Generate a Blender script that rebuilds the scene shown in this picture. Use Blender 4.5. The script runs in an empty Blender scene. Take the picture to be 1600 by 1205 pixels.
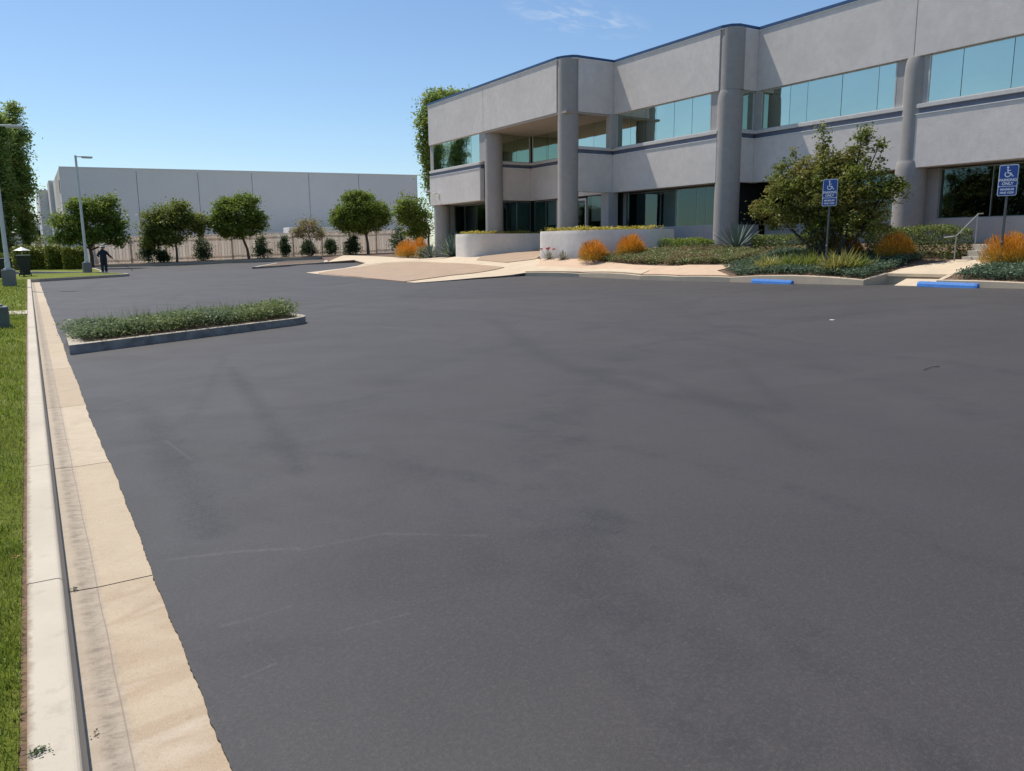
import bpy, bmesh, math, random
import numpy as np
from mathutils import Matrix, Vector
from mathutils.geometry import delaunay_2d_cdt
R = math.radians
scene = bpy.context.scene
C = bpy.context.collection
rnd = random.Random(7)
NR = np.random.default_rng(11)

# ------------------------------------------------------------------ camera
W0, H0, F0 = 1600.0, 1205.0, 1222.53
YAW, PITCH, ROLL, CAMZ = R(31.2914), R(10.2236), R(-0.59), 1.62
_cy, _sy, _cp, _sp = math.cos(YAW), math.sin(YAW), math.cos(PITCH), math.sin(PITCH)
FW = Vector((_sy*_cp, _cy*_cp, -_sp)); _r = Vector((_cy, -_sy, 0)); _u = _r.cross(FW)
RT = math.cos(ROLL)*_r + math.sin(ROLL)*_u
UP = -math.sin(ROLL)*_r + math.cos(ROLL)*_u
cam_d = bpy.data.cameras.new('camera'); cam = bpy.data.objects.new('camera', cam_d); C.objects.link(cam)
cam_d.sensor_width = 36; cam_d.lens = F0/W0*36; cam_d.clip_end = 3000; cam_d.clip_start = 0.05
m = Matrix((RT, UP, -FW)).transposed().to_4x4(); m.translation = (0, 0, CAMZ)
cam.matrix_world = m
scene.camera = cam

# ------------------------------------------------------------------ light
SUN_DIR = Vector((-0.34, 1.0, 1.9)).normalized()        # towards the sun
SKY_STRENGTH, SUN_STRENGTH = 0.127, 4.75
scene.view_settings.view_transform = 'Standard'; scene.view_settings.look = 'None'
scene.view_settings.exposure = 0.0; scene.view_settings.gamma = 1
world = bpy.data.worlds.new('World'); scene.world = world; world.use_nodes = True
wt = world.node_tree; wt.nodes.clear()
def wn(t, **k):
    n = wt.nodes.new(t)
    for a, b in k.items(): setattr(n, a, b)
    return n
sky = wn('ShaderNodeTexSky', sky_type='NISHITA'); sky.sun_disc = False
sky.sun_elevation = math.asin(SUN_DIR.z); sky.sun_rotation = math.atan2(SUN_DIR.x, SUN_DIR.y)
sky.air_density = 1.0; sky.dust_density = 0.3; sky.ozone_density = 3.0; sky.altitude = 10
bg = wn('ShaderNodeBackground'); bg.inputs['Strength'].default_value = SKY_STRENGTH
wo = wn('ShaderNodeOutputWorld')
# a thin wisp of cirrus, high over the building
gen = wn('ShaderNodeTexCoord')
cdir = (FW + (885-W0/2)/F0*RT - (24-H0/2)/F0*UP).normalized()
ax = (RT*0.985 - UP*0.17).normalized(); ay = cdir.cross(ax).normalized()
def dotn(v):
    n = wn('ShaderNodeVectorMath', operation='DOT_PRODUCT'); n.inputs[1].default_value = v
    wt.links.new(gen.outputs['Generated'], n.inputs[0]); return n.outputs['Value']
def wm(op, a, b=None, c=None, clamp=False):
    n = wn('ShaderNodeMath', operation=op); n.use_clamp = clamp
    for i, v in enumerate((a, b, c)):
        if v is None: continue
        if isinstance(v, (int, float)): n.inputs[i].default_value = v
        else: wt.links.new(v, n.inputs[i])
    return n.outputs[0]
dx, dy, dz = dotn(ax), dotn(ay), dotn(cdir)
ex = wm('MULTIPLY', dx, 11.0); ey = wm('MULTIPLY', dy, 46.0)
r2 = wm('ADD', wm('MULTIPLY', ex, ex), wm('MULTIPLY', ey, ey))
fall = wm('MULTIPLY', wm('SUBTRACT', 1.0, r2, clamp=True), wm('GREATER_THAN', dz, 0.5))
comb = wn('ShaderNodeCombineXYZ'); wt.links.new(wm('MULTIPLY', dx, 34.0), comb.inputs[0]); wt.links.new(wm('MULTIPLY', dy, 130.0), comb.inputs[1])
cn = wn('ShaderNodeTexNoise'); cn.inputs['Scale'].default_value = 1.0; cn.inputs['Detail'].default_value = 6; cn.inputs['Distortion'].default_value = 0.8
wt.links.new(comb.outputs[0], cn.inputs['Vector'])
cl = wm('MULTIPLY', wm('MULTIPLY', wm('SUBTRACT', cn.outputs['Fac'], 0.45, clamp=True), 1.7), fall, clamp=True)
mx = wn('ShaderNodeMix', data_type='RGBA'); wt.links.new(cl, mx.inputs['Factor'])
gm = wn('ShaderNodeGamma'); gm.inputs[1].default_value = 1.0
hs = wn('ShaderNodeHueSaturation'); hs.inputs['Saturation'].default_value = 1.0
tint = wn('ShaderNodeMix', data_type='RGBA', blend_type='MULTIPLY'); tint.inputs['Factor'].default_value = 1.0; tint.inputs['B'].default_value = (0.91, 0.98, 1.03, 1)
wt.links.new(sky.outputs[0], tint.inputs['A']); wt.links.new(tint.outputs['Result'], hs.inputs['Color'])
wt.links.new(hs.outputs[0], mx.inputs['A']); mx.inputs['B'].default_value = (5.6, 6.2, 7.0, 1)
wt.links.new(mx.outputs['Result'], bg.inputs['Color']); wt.links.new(bg.outputs[0], wo.inputs[0])
sd = bpy.data.lights.new('sun', 'SUN'); sd.energy = SUN_STRENGTH; sd.angle = R(0.55); sd.color = (1.0, 0.935, 0.83)
sun = bpy.data.objects.new('sun', sd); C.objects.link(sun)
sun.rotation_euler = SUN_DIR.to_track_quat('Z', 'Y').to_euler(); sun.location = (0, 0, 40)

# ------------------------------------------------------------------ placing helpers
O = Vector((0, 0, CAMZ))
def ray(x, y): return FW + (x-W0/2)/F0*RT - (y-H0/2)/F0*UP
def at(x, y, X=None, Y=None, z=None):
    d = ray(x, y)
    t = (X/d.x) if X is not None else (Y/d.y) if Y is not None else (z-CAMZ)/d.z
    return O + d*t
def S(t):
    t = min(1.0, max(0.0, t)); return t*t*(3-2*t)
def zlot(x, y):
    return (min(0.25, 0.017*max(0.0, 24-y))*S((x-12)/12.0)
            + min(0.75, 0.022*max(0.0, x-8))*S((y-45)/30.0))
_ctl = [(21.9,34.6,.15),(23.23,31.7,.15),(23.4,27.3,.16),(23.72,25.2,.17),(24.2,22.7,.2),(24.2,16.6,.28),(24.4,11.7,.36),(24.6,5,.4),(24.6,-6,.4),
        (25.4,38.5,.84),(25.3,34.4,.84),(25.2,30.5,.62),(25.2,26,.62),(25.3,48.4,.84),(26.2,50,.84),(24.8,36.2,.78),(23.4,34.9,.42),
        (25.6,21,.6),(25.6,18.5,.62),(25.8,15.5,.6),(25.8,12,.62),(26.8,22,.85),(27.2,17.5,.85),(27.6,15.2,.83),(27.4,12.5,.85),
        (30,30,1.35),(29.9,35,1.4),(31.6,20,1.4),(31.8,12,1.45),(31.8,0,1.45),(28.4,28,1.2),(28.4,22,1.15),(27.4,30,1.1),
        (14.5,48.2,.015),(14.2,31.3,.015),(14.3,39,.015),(18.2,33,.06),(18.3,52.4,.1),(19,42,.2),(22,45,.45),(21,39,.3),(23.6,44,.66),(27.5,44,1.05),(30,44,1.3),(30,41,1.35),(27.5,41.5,1.1),
        (22,57,.3),(26,58,.5),(30,58,.8),(25,66,.55),(30,70,.75),(26,78,.62),(34,80,.9),(45,80,1.0),(45,60,1.0)]
_P = np.array(_ctl); _n = len(_P)
_A = np.zeros((_n+3, _n+3)); _A[:_n, :_n] = np.linalg.norm(_P[:, None, :2]-_P[None, :, :2], axis=2)
_A[:_n, _n] = 1; _A[:_n, _n+1:] = _P[:, :2]; _A[_n, :_n] = 1; _A[_n+1:, :_n] = _P[:, :2].T
_w = np.linalg.solve(_A, np.concatenate([_P[:, 2], [0, 0, 0]]))
def zbank(x, y):
    d = np.hypot(_P[:, 0]-x, _P[:, 1]-y)
    return float(min(1.5, max(0.0, d@_w[:_n] + _w[_n] + _w[_n+1]*x + _w[_n+2]*y)))
def on(x, y, f):
    d = ray(x, y); t = 1.0; last = t
    while t < 400:
        p = O + d*t
        if p.z < f(p.x, p.y):
            a, b = last, t
            for _ in range(24):
                c = (a+b)/2; p = O + d*c
                if p.z < f(p.x, p.y): b = c
                else: a = c
            return O + d*b
        last = t; t *= 1.01
    return O + d*t

# ------------------------------------------------------------------ object helpers
def tag(o, label=None, cat=None, group=None, kind=None):
    if label: o['label'] = label
    if cat: o['category'] = cat
    if group: o['group'] = group
    if kind: o['kind'] = kind
    return o
def thing(name, label, cat, loc=(0, 0, 0), group=None):
    o = bpy.data.objects.new(name, None); C.objects.link(o); o.empty_display_size = 0.2
    o.location = loc
    return tag(o, label, cat, group)
def link(name, me, mat=None, parent=None, smooth=False):
    o = bpy.data.objects.new(name, me); C.objects.link(o)
    if mat:
        for mm in (mat if isinstance(mat, (list, tuple)) else [mat]): me.materials.append(mm)
    if parent:
        o.parent = parent
        if parent.type == 'EMPTY' and parent.location.length > 0:
            o.matrix_parent_inverse = Matrix.Translation(-parent.location)
    if smooth:
        me.polygons.foreach_set('use_smooth', [True]*len(me.polygons))
    return o
class MB:
    def __init__(s): s.bm = bmesh.new()
    def box(s, x0, x1, y0, y1, z0, z1, bev=0.0):
        b = s.bm; r = bmesh.ops.create_cube(b, size=1)
        v = r['verts']
        bmesh.ops.scale(b, vec=(abs(x1-x0), abs(y1-y0), abs(z1-z0)), verts=v)
        bmesh.ops.translate(b, vec=((x0+x1)/2, (y0+y1)/2, (z0+z1)/2), verts=v)
        if bev:
            e = list({e for q in v for e in q.link_edges})
            bmesh.ops.bevel(b, geom=e, offset=bev, segments=2, affect='EDGES', profile=0.5)
        return v
    def tube(s, pts, rad, seg=10, caps=True):
        b = s.bm; pts = [Vector(p) for p in pts]; rings = []
        if isinstance(rad, (int, float)): rad = [rad]*len(pts)
        for i, p in enumerate(pts):
            d = (pts[min(i+1, len(pts)-1)]-pts[max(i-1, 0)]).normalized()
            a = Vector((1, 0, 0)) if abs(d.z) > 0.8 else Vector((0, 0, 1))
            u = d.cross(a).normalized(); v = d.cross(u)
            rings.append([b.verts.new(p + (u*math.cos(t)+v*math.sin(t))*rad[i]) for t in [2*math.pi*k/seg for k in range(seg)]])
        for a, c in zip(rings, rings[1:]):
            for k in range(seg): b.faces.new((a[k], a[(k+1) % seg], c[(k+1) % seg], c[k]))
        if caps: b.faces.new(rings[0]); b.faces.new(rings[-1][::-1])
        return s
    def prism(s, poly, z0, z1):
        b = s.bm
        lo = [b.verts.new((x, y, z0)) for x, y in poly]; hi = [b.verts.new((x, y, z1)) for x, y in poly]
        n = len(poly)
        for i in range(n): b.faces.new((lo[i], lo[(i+1) % n], hi[(i+1) % n], hi[i]))
        b.faces.new(lo[::-1]); b.faces.new(hi)
        return s
    def quad(s, *p): s.bm.faces.new([s.bm.verts.new(q) for q in p]); return s
    def build(s, name, mat=None, parent=None, smooth=False):
        bmesh.ops.recalc_face_normals(s.bm, faces=s.bm.faces)
        me = bpy.data.meshes.new(name); s.bm.to_mesh(me); s.bm.free()
        o = link(name, me, mat, parent, smooth)
        if smooth:
            try: me.set_sharp_from_angle(angle=R(40))
            except Exception: pass
        return o
def np_mesh(name, V, F, mat, parent=None, smooth=False):
    V = np.asarray(V, dtype=np.float32); F = np.asarray(F, dtype=np.int32); k = F.shape[1]
    me = bpy.data.meshes.new(name); me.vertices.add(len(V)); me.vertices.foreach_set('co', V.ravel())
    me.loops.add(F.size); me.loops.foreach_set('vertex_index', F.ravel())
    me.polygons.add(len(F)); me.polygons.foreach_set('loop_start', np.arange(0, F.size, k, dtype=np.int32))
    me.update(calc_edges=True); me.validate()
    return link(name, me, mat, parent, smooth)
def leaf_arrays(cen, size, aspect=0.5, up=0.5, jit=0.35):
    n = len(cen); nrm = NR.normal(size=(n, 3)); nrm[:, 2] += up*2.6
    nrm /= np.linalg.norm(nrm, axis=1)[:, None]
    t = NR.normal(size=(n, 3)); t -= (t*nrm).sum(1)[:, None]*nrm; t /= np.linalg.norm(t, axis=1)[:, None]
    b = np.cross(nrm, t); L = (size*(1+NR.uniform(-jit, jit, n)))[:, None]/2
    V = np.stack([cen-t*L, cen+b*L*aspect+nrm*L*0.15, cen+t*L, cen-b*L*aspect+nrm*L*0.15], 1).reshape(-1, 3)
    return V, np.arange(4*n).reshape(-1, 4)
def blade_arrays(base, dirs, length, width, droop=0.3):
    """thin blades of three segments, tapering"""
    n = len(base); dirs = dirs/np.linalg.norm(dirs, axis=1)[:, None]
    length = np.broadcast_to(length, n)[:, None]; width = np.broadcast_to(width, n)[:, None]
    side = np.cross(dirs, np.array([0, 0, 1.0])) + NR.normal(size=(n, 3))*0.25; side /= np.linalg.norm(side, axis=1)[:, None]
    mid = base+dirs*length*0.55; tip = base+dirs*length
    tip = tip - np.array([0, 0, 1.0])*length*droop*np.abs(1-dirs[:, 2:3])
    V = np.stack([base-side*width*0.4, base+side*width*0.4, mid+side*width/2, mid-side*width/2, tip], 1).reshape(-1, 3)
    i = np.arange(n)*5
    F = np.concatenate([np.stack([i, i+1, i+2], 1), np.stack([i, i+2, i+3], 1), np.stack([i+3, i+2, i+4], 1)])
    return V, F

# ------------------------------------------------------------------ materials
class NT:
    def __init__(s, name):
        s.m = bpy.data.materials.new(name); s.m.use_nodes = True; s.t = s.m.node_tree
        s.b = s.t.nodes['Principled BSDF']; s.o = s.t.nodes['Material Output']
        s.tc = s.n('ShaderNodeTexCoord').outputs['Object']
    def n(s, t, **k):
        q = s.t.nodes.new(t)
        for a, v in k.items(): setattr(q, a, v)
        return q
    def l(s, a, b): s.t.links.new(a, b)
    def put(s, inp, v):
        if isinstance(v, bpy.types.NodeSocket): s.l(v, inp)
        elif isinstance(v, tuple) and len(v) == 3 and inp.type == 'RGBA': inp.default_value = (*v, 1)
        else: inp.default_value = v
    def noise(s, scale, detail=4, rough=0.55, vec=None, dist=0.0, stretch=None):
        q = s.n('ShaderNodeTexNoise'); q.inputs['Scale'].default_value = scale; q.inputs['Detail'].default_value = detail
        q.inputs['Roughness'].default_value = rough; q.inputs['Distortion'].default_value = dist
        v = vec or s.tc
        if stretch:
            mp = s.n('ShaderNodeMapping'); mp.inputs['Scale'].default_value = stretch; s.l(v, mp.inputs['Vector']); v = mp.outputs[0]
        s.l(v, q.inputs['Vector']); return q.outputs['Fac']
    def ramp(s, f, a, b, ca=0.0, cb=1.0):
        q = s.n('ShaderNodeMapRange'); q.inputs['From Min'].default_value = a; q.inputs['From Max'].default_value = b
        q.inputs['To Min'].default_value = ca; q.inputs['To Max'].default_value = cb; q.clamp = True
        s.l(f, q.inputs['Value']); return q.outputs[0]
    def mix(s, f, a, b, mode='MIX'):
        q = s.n('ShaderNodeMix', data_type='RGBA', blend_type=mode)
        s.put(q.inputs['Factor'], f); s.put(q.inputs['A'], a); s.put(q.inputs['B'], b); return q.outputs['Result']
    def math(s, op, a, b=None, c=None, clamp=False):
        q = s.n('ShaderNodeMath', operation=op); q.use_clamp = clamp
        for i, v in enumerate((a, b, c)):
            if v is not None: s.put(q.inputs[i], v)
        return q.outputs[0]
    def bump(s, h, strength=0.3, dist=0.02, normal=None):
        q = s.n('ShaderNodeBump'); q.inputs['Strength'].default_value = strength; q.inputs['Distance'].default_value = dist
        s.l(h, q.inputs['Height'])
        if normal: s.l(normal, q.inputs['Normal'])
        s.l(q.outputs[0], s.b.inputs['Normal']); return q.outputs[0]
    def sep(s):
        q = s.n('ShaderNodeSeparateXYZ'); s.l(s.tc, q.inputs[0]); return q.outputs
def simple(name, col, rough=0.6, var=0.12, scale=3.0, bump=0.0, bscale=60, metal=0.0, spec=0.5, dirt=0.0):
    q = NT(name)
    f = q.ramp(q.noise(scale), 0.3, 0.7)
    lo = tuple(c*(1-var) for c in col); hi = tuple(min(1, c*(1+var)) for c in col)
    c = q.mix(f, lo, hi)
    if dirt: c = q.mix(q.ramp(q.noise(scale*0.4, 6, 0.7), 0.5, 0.75, 0, dirt), c, (0.10, 0.085, 0.07))
    q.put(q.b.inputs['Base Color'], c); q.b.inputs['Roughness'].default_value = rough
    q.b.inputs['Metallic'].default_value = metal; q.b.inputs['Specular IOR Level'].default_value = spec
    if bump: q.bump(q.noise(bscale, 3), bump, 0.01)
    return q.m
def leafmat(name, c1, c2, rough=0.5, trans=0.35, c3=None, spec=0.3):
    q = NT(name); g = q.n('ShaderNodeNewGeometry')
    c = q.mix(g.outputs['Random Per Island'], c1, c2)
    if c3: c = q.mix(q.ramp(q.noise(0.9, 2), 0.45, 0.62), c, c3)
    c = q.mix(q.ramp(q.noise(6.0, 1), 0.35, 0.7, 0, 0.45), c, tuple(x*0.6 for x in c1))
    q.put(q.b.inputs['Base Color'], c); q.b.inputs['Roughness'].default_value = rough
    q.b.inputs['Specular IOR Level'].default_value = spec
    tr = q.n('ShaderNodeBsdfTranslucent'); q.l(c, tr.inputs[0])
    ms = q.n('ShaderNodeMixShader'); ms.inputs[0].default_value = trans
    q.l(q.b.outputs[0], ms.inputs[1]); q.l(tr.outputs[0], ms.inputs[2]); q.l(ms.outputs[0], q.o.inputs['Surface'])
    return q.m

M = {}
def _gp(*pts): return [tuple(at(px, py, z=0.0))[:2] for px, py in pts]
WEAR = [(_gp((225, 640), (285, 735), (325, 830)), .20, 1.0), (_gp((360, 575), (430, 670), (468, 735)), .15, .85), (_gp((250, 690), (310, 640), (350, 560)), .10, .45),
        (_gp((770, 500), (860, 565), (1010, 612), (1200, 640)), .30, .55), (_gp((1000, 580), (1110, 620), (1260, 700)), .22, .4), (_gp((60, 452), (118, 453)), .12, .6),
        (_gp((132, 455), (140, 447), (160, 440), (230, 434)), .35, .45), (_gp((480, 488), (560, 474), (650, 462)), .16, .55), (_gp((460, 500), (620, 484), (700, 487)), .12, .5),
        (_gp((770, 464), (850, 470), (980, 466)), .12, .5), (_gp((300, 470), (390, 480), (480, 478)), .25, .35), (_gp((1140, 560), (1230, 640)), .15, .35), (_gp((600, 700), (700, 780), (760, 900)), .2, .3)]
PALE = [(_gp((262, 876), (380, 862), (464, 858)), .034, .55), (_gp((349, 979), (400, 966), (450, 950)), .028, .45), (_gp((377, 1061), (431, 1038)), .014, .7), (_gp((260, 690), (300, 720)), .02, .5),
        (_gp((470, 860), (600, 835), (760, 838)), .028, .3), (_gp((520, 990), (640, 960)), .012, .4), (_gp((160, 640), (280, 600), (330, 598)), .03, .4), (_gp((150, 560), (300, 545), (420, 530)), .04, .35)]
def asphalt():
    q = NT('asphalt'); x, y, z = q.sep()
    big = q.noise(0.16, 4, 0.5, dist=1.2); mid = q.noise(0.9, 5, 0.6, dist=0.6); fine = q.noise(55, 3, 0.7); grit = q.noise(260, 2, 0.6)
    sweep = q.noise(0.5, 3, 0.5, stretch=(0.35, 1.0, 1), dist=1.5)
    c = q.mix(q.ramp(big, 0.35, 0.65), (0.047, 0.0425, 0.0430), (0.061, 0.0545, 0.0535))
    c = q.mix(q.ramp(mid, 0.45, 0.75, 0, 0.4), c, (0.040, 0.038, 0.041))
    c = q.mix(q.ramp(sweep, 0.54, 0.74, 0, 0.35), c, (0.082, 0.075, 0.073))
    # tyre scuffs: arcs worn darker, broken by noise
    br = q.ramp(q.noise(1.6, 5, 0.75), 0.42, 0.62)
    for cx, cy_, rad, wd, k in [(-2.0, 3.2, 5.0, 0.16, 0.6), (-2.0, 3.2, 6.4, 0.14, 0.4), (14, -2, 13.0, 0.45, 0.5), (14, -2, 15.2, 0.35, 0.35), (9, 27, 5.4, 0.16, 0.7),
                               (22, 6, 12.0, 0.28, 0.45), (6, 40, 9, 0.25, 0.6), (18, 23, 7, 0.18, 0.55), (3, 33, 5.2, 0.3, 0.5), (-6, 12, 16, 0.4, 0.35)]:
        ddx = q.math('SUBTRACT', x, cx); ddy = q.math('SUBTRACT', y, cy_)
        d = q.math('SQRT', q.math('ADD', q.math('MULTIPLY', ddx, ddx), q.math('MULTIPLY', ddy, ddy)))
        d = q.math('ADD', d, q.math('MULTIPLY', mid, 0.5))
        f = q.ramp(q.math('ABSOLUTE', q.math('SUBTRACT', d, rad)), wd*0.3, wd, k, 0)
        c = q.mix(q.math('MULTIPLY', f, br), c, (0.018, 0.018, 0.022))
    def seg_d(a, b_):
        ax_, ay_ = a; bx_, by_ = b_; L = math.hypot(bx_-ax_, by_-ay_); ux, uy = (bx_-ax_)/L, (by_-ay_)/L
        px_ = q.math('SUBTRACT', x, ax_); py_ = q.math('SUBTRACT', y, ay_)
        t = q.math('ADD', q.math('MULTIPLY', px_, ux), q.math('MULTIPLY', py_, uy))
        e = q.math('SUBTRACT', t, q.math('MINIMUM', q.math('MAXIMUM', t, 0.0), L))
        n_ = q.math('SUBTRACT', q.math('MULTIPLY', px_, uy), q.math('MULTIPLY', py_, ux))
        return q.math('SQRT', q.math('ADD', q.math('MULTIPLY', e, e), q.math('MULTIPLY', n_, n_)))
    wob = q.noise(2.2, 5, 0.7); patchy = q.ramp(q.noise(24, 6, 0.9, dist=1.6), 0.44, 0.54)
    for path, wd, k in WEAR:
        dmin = None
        for a, b_ in zip(path, path[1:]):
            d = seg_d(a, b_); dmin = d if dmin is None else q.math('MINIMUM', dmin, d)
        dd_ = q.math('ADD', dmin, q.math('MULTIPLY', q.math('SUBTRACT', wob, 0.5), wd*1.6))
        f = q.math('MULTIPLY', q.ramp(dd_, wd*.15, wd, k, 0), q.math('ADD', q.math('MULTIPLY', patchy, 0.85), 0.12))
        c = q.mix(f, c, (0.014, 0.013, 0.016))
    for path, wd, k in PALE:
        dmin = None
        for a, b_ in zip(path, path[1:]):
            d = seg_d(a, b_); dmin = d if dmin is None else q.math('MINIMUM', dmin, d)
        dd_ = q.math('ADD', dmin, q.math('MULTIPLY', q.math('ABSOLUTE', q.math('SUBTRACT', wob, 0.5)), wd*3))
        f = q.math('MULTIPLY', q.ramp(dd_, wd*.2, wd, k, 0), patchy)
        c = q.mix(f, c, (0.15, 0.14, 0.13))
    # slightly bluer tone near the gutter edge
    c = q.mix(q.ramp(x, 0.4, 1.6, 0.3, 0), c, (0.055, 0.060, 0.066))
    vo = q.n('ShaderNodeTexVoronoi'); vo.inputs['Scale'].default_value = 120; q.l(q.tc, vo.inputs['Vector'])
    vs_ = q.n('ShaderNodeSeparateColor'); q.l(vo.outputs['Color'], vs_.inputs[0]); st = vs_.outputs[0]
    c = q.mix(q.ramp(st, 0.72, 0.95, 0, 0.25), c, (0.10, 0.092, 0.090))
    c = q.mix(q.ramp(st, 0.0, 0.28, 0.25, 0), c, (0.028, 0.027, 0.030))
    c = q.mix(q.ramp(fine, 0.5, 0.78, 0, 0.5), c, (0.095, 0.088, 0.086))
    c = q.mix(q.ramp(grit, 0.3, 0.48, 0.75, 0), c, (0.022, 0.022, 0.025))
    q.put(q.b.inputs['Base Color'], c)
    q.put(q.b.inputs['Roughness'], q.ramp(mid, 0.3, 0.7, 0.62, 0.76)); q.b.inputs['Specular IOR Level'].default_value = 0.45
    n1 = q.bump(q.math('ADD', q.math('ADD', fine, q.math('MULTIPLY', st, 0.5)), q.math('MULTIPLY', grit, 0.7)), 0.4, 0.005)
    return q.m
M['asphalt'] = asphalt()
def gutter_mat():
    q = NT('gutter_concrete'); x, y, z = q.sep()
    g = q.n('ShaderNodeNewGeometry').outputs['Random Per Island']
    c = q.mix(g, (0.46, 0.36, 0.245), (0.58, 0.485, 0.355))
    near = q.ramp(y, 3.9, 4.3, 1.0, 0.12)
    st = q.noise(2.4, 3, 0.5, stretch=(0.5, 1.3, 1), dist=0.9)
    c = q.mix(q.math('MULTIPLY', q.ramp(st, 0.42, 0.60, 0, 0.8), near), c, (0.40, 0.29, 0.19))
    c = q.mix(q.math('MULTIPLY', q.ramp(st, 0.58, 0.72, 0, 0.7), near), c, (0.66, 0.59, 0.48))
    blot = q.noise(3.0, 6, 0.7, dist=0.4)
    c = q.mix(q.ramp(blot, 0.45, 0.7, 0, 0.45), c, (0.38, 0.29, 0.20))
    c = q.mix(q.ramp(q.noise(130, 3, 0.8), 0.5, 0.75, 0, 0.55), c, (0.26, 0.19, 0.12))
    c = q.mix(q.ramp(q.noise(170, 2, 0.8), 0.58, 0.72, 0, 0.4), c, (0.75, 0.68, 0.56))
    c = q.mix(q.ramp(x, 0.125, 0.15, 0.5, 0), c, (0.42, 0.37, 0.31))
    # grime along the kerb foot, long-standing dirt
    gr = q.noise(9, 6, 0.75, stretch=(0.8, 1.6, 1))
    edge = q.math('ADD', x, q.math('MULTIPLY', gr, 0.16))
    c = q.mix(q.math('MULTIPLY', q.ramp(edge, 0.10, 0.22, 0.75, 0), q.ramp(x, 0.035, 0.07, 0.1, 1)), c, (0.25, 0.21, 0.165))
    c = q.mix(q.math('MULTIPLY', q.ramp(q.noise(14, 6, 0.8, stretch=(0.8, 1.4, 1)), 0.47, 0.6), q.math('MULTIPLY', q.ramp(x, 0.08, 0.16, 0.7, 0), q.ramp(x, 0.03, 0.06, 0.2, 1))), c, (0.19, 0.155, 0.12))
    c = q.mix(q.ramp(q.noise(40, 5, 0.75), 0.56, 0.72, 0, 0.5), c, (0.27, 0.22, 0.16))
    # trowelled line
    wob = q.math('ADD', x, q.math('MULTIPLY', q.noise(1.2, 2), 0.02))
    c = q.mix(q.ramp(q.math('ABSOLUTE', q.math('SUBTRACT', wob, 0.135)), 0.001, 0.004, 0.6, 0), c, (0.22, 0.16, 0.11))
    q.put(q.b.inputs['Base Color'], c); q.b.inputs['Roughness'].default_value = 0.85
    q.bump(q.math('ADD', q.noise(60, 4, 0.7), q.noise(300, 2)), 0.35, 0.004)
    return q.m
M['gutter'] = gutter_mat()
def concrete(name, col, stain=0.35, joints=None, rough=0.85):
    q = NT(name)
    f = q.ramp(q.noise(1.1, 5, 0.6, dist=0.5), 0.35, 0.65)
    c = q.mix(f, tuple(a*0.92 for a in col), tuple(min(1, a*1.06) for a in col))
    c = q.mix(q.ramp(q.noise(7, 6, 0.75), 0.55, 0.8, 0, stain), c, tuple(a*0.55 for a in col))
    c = q.mix(q.ramp(q.noise(90, 3, 0.7), 0.6, 0.75, 0, 0.45), c, tuple(a*0.6 for a in col))
    q.put(q.b.inputs['Base Color'], c); q.b.inputs['Roughness'].default_value = rough
    q.bump(q.math('ADD', q.noise(45, 4, 0.7), q.noise(260, 2)), 0.3, 0.004)
    return q.m
M['kerb'] = concrete('kerb_concrete', (0.55, 0.485, 0.385), 0.5)
M['kerb_old'] = concrete('old_kerb_concrete', (0.46, 0.40, 0.31), 0.6)
M['dark_face'] = simple('dark_kerb_face', (0.25, 0.24, 0.225), 0.8, 0.35, 5, 0.4, 60)  # darker tone for the upright sides of the kerbs
def left_kerb_mat():
    mm = concrete('left_kerb_concrete', (0.55, 0.485, 0.385), 0.6); t = mm.node_tree; b = t.nodes['Principled BSDF']
    old = b.inputs['Base Color'].links[0].from_socket; tc = t.nodes.new('ShaderNodeTexCoord'); sp = t.nodes.new('ShaderNodeSeparateXYZ'); t.links.new(tc.outputs['Object'], sp.inputs[0])
    nz = t.nodes.new('ShaderNodeTexNoise'); nz.inputs['Scale'].default_value = 22; nz.inputs['Detail'].default_value = 6; nz.inputs['Roughness'].default_value = .75; t.links.new(tc.outputs['Object'], nz.inputs['Vector'])
    md = t.nodes.new('ShaderNodeMath'); md.operation = 'MULTIPLY_ADD'; md.inputs[1].default_value = -0.07; t.links.new(nz.outputs['Fac'], md.inputs[0]); t.links.new(sp.outputs[0], md.inputs[2])
    mr = t.nodes.new('ShaderNodeMapRange'); mr.inputs['From Min'].default_value = -.185; mr.inputs['From Max'].default_value = -.165; mr.inputs['To Min'].default_value = .7; mr.inputs['To Max'].default_value = 0; t.links.new(md.outputs[0], mr.inputs['Value'])
    mx_ = t.nodes.new('ShaderNodeMix'); mx_.data_type = 'RGBA'; mx_.inputs['B'].default_value = (.24, .17, .11, 1); t.links.new(mr.outputs[0], mx_.inputs['Factor']); t.links.new(old, mx_.inputs['A']); t.links.new(mx_.outputs['Result'], b.inputs['Base Color'])
    return mm
M['left_kerb'] = left_kerb_mat()
M['walk'] = concrete('walk_concrete', (0.60, 0.485, 0.345), 0.4)
M['walk_pink'] = concrete('pink_concrete', (0.58, 0.415, 0.285), 0.45)
M['pavers'] = concrete('tan_pavers', (0.40, 0.285, 0.195), 0.3)
M['step'] = concrete('step_concrete', (0.50, 0.45, 0.37), 0.5)
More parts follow.
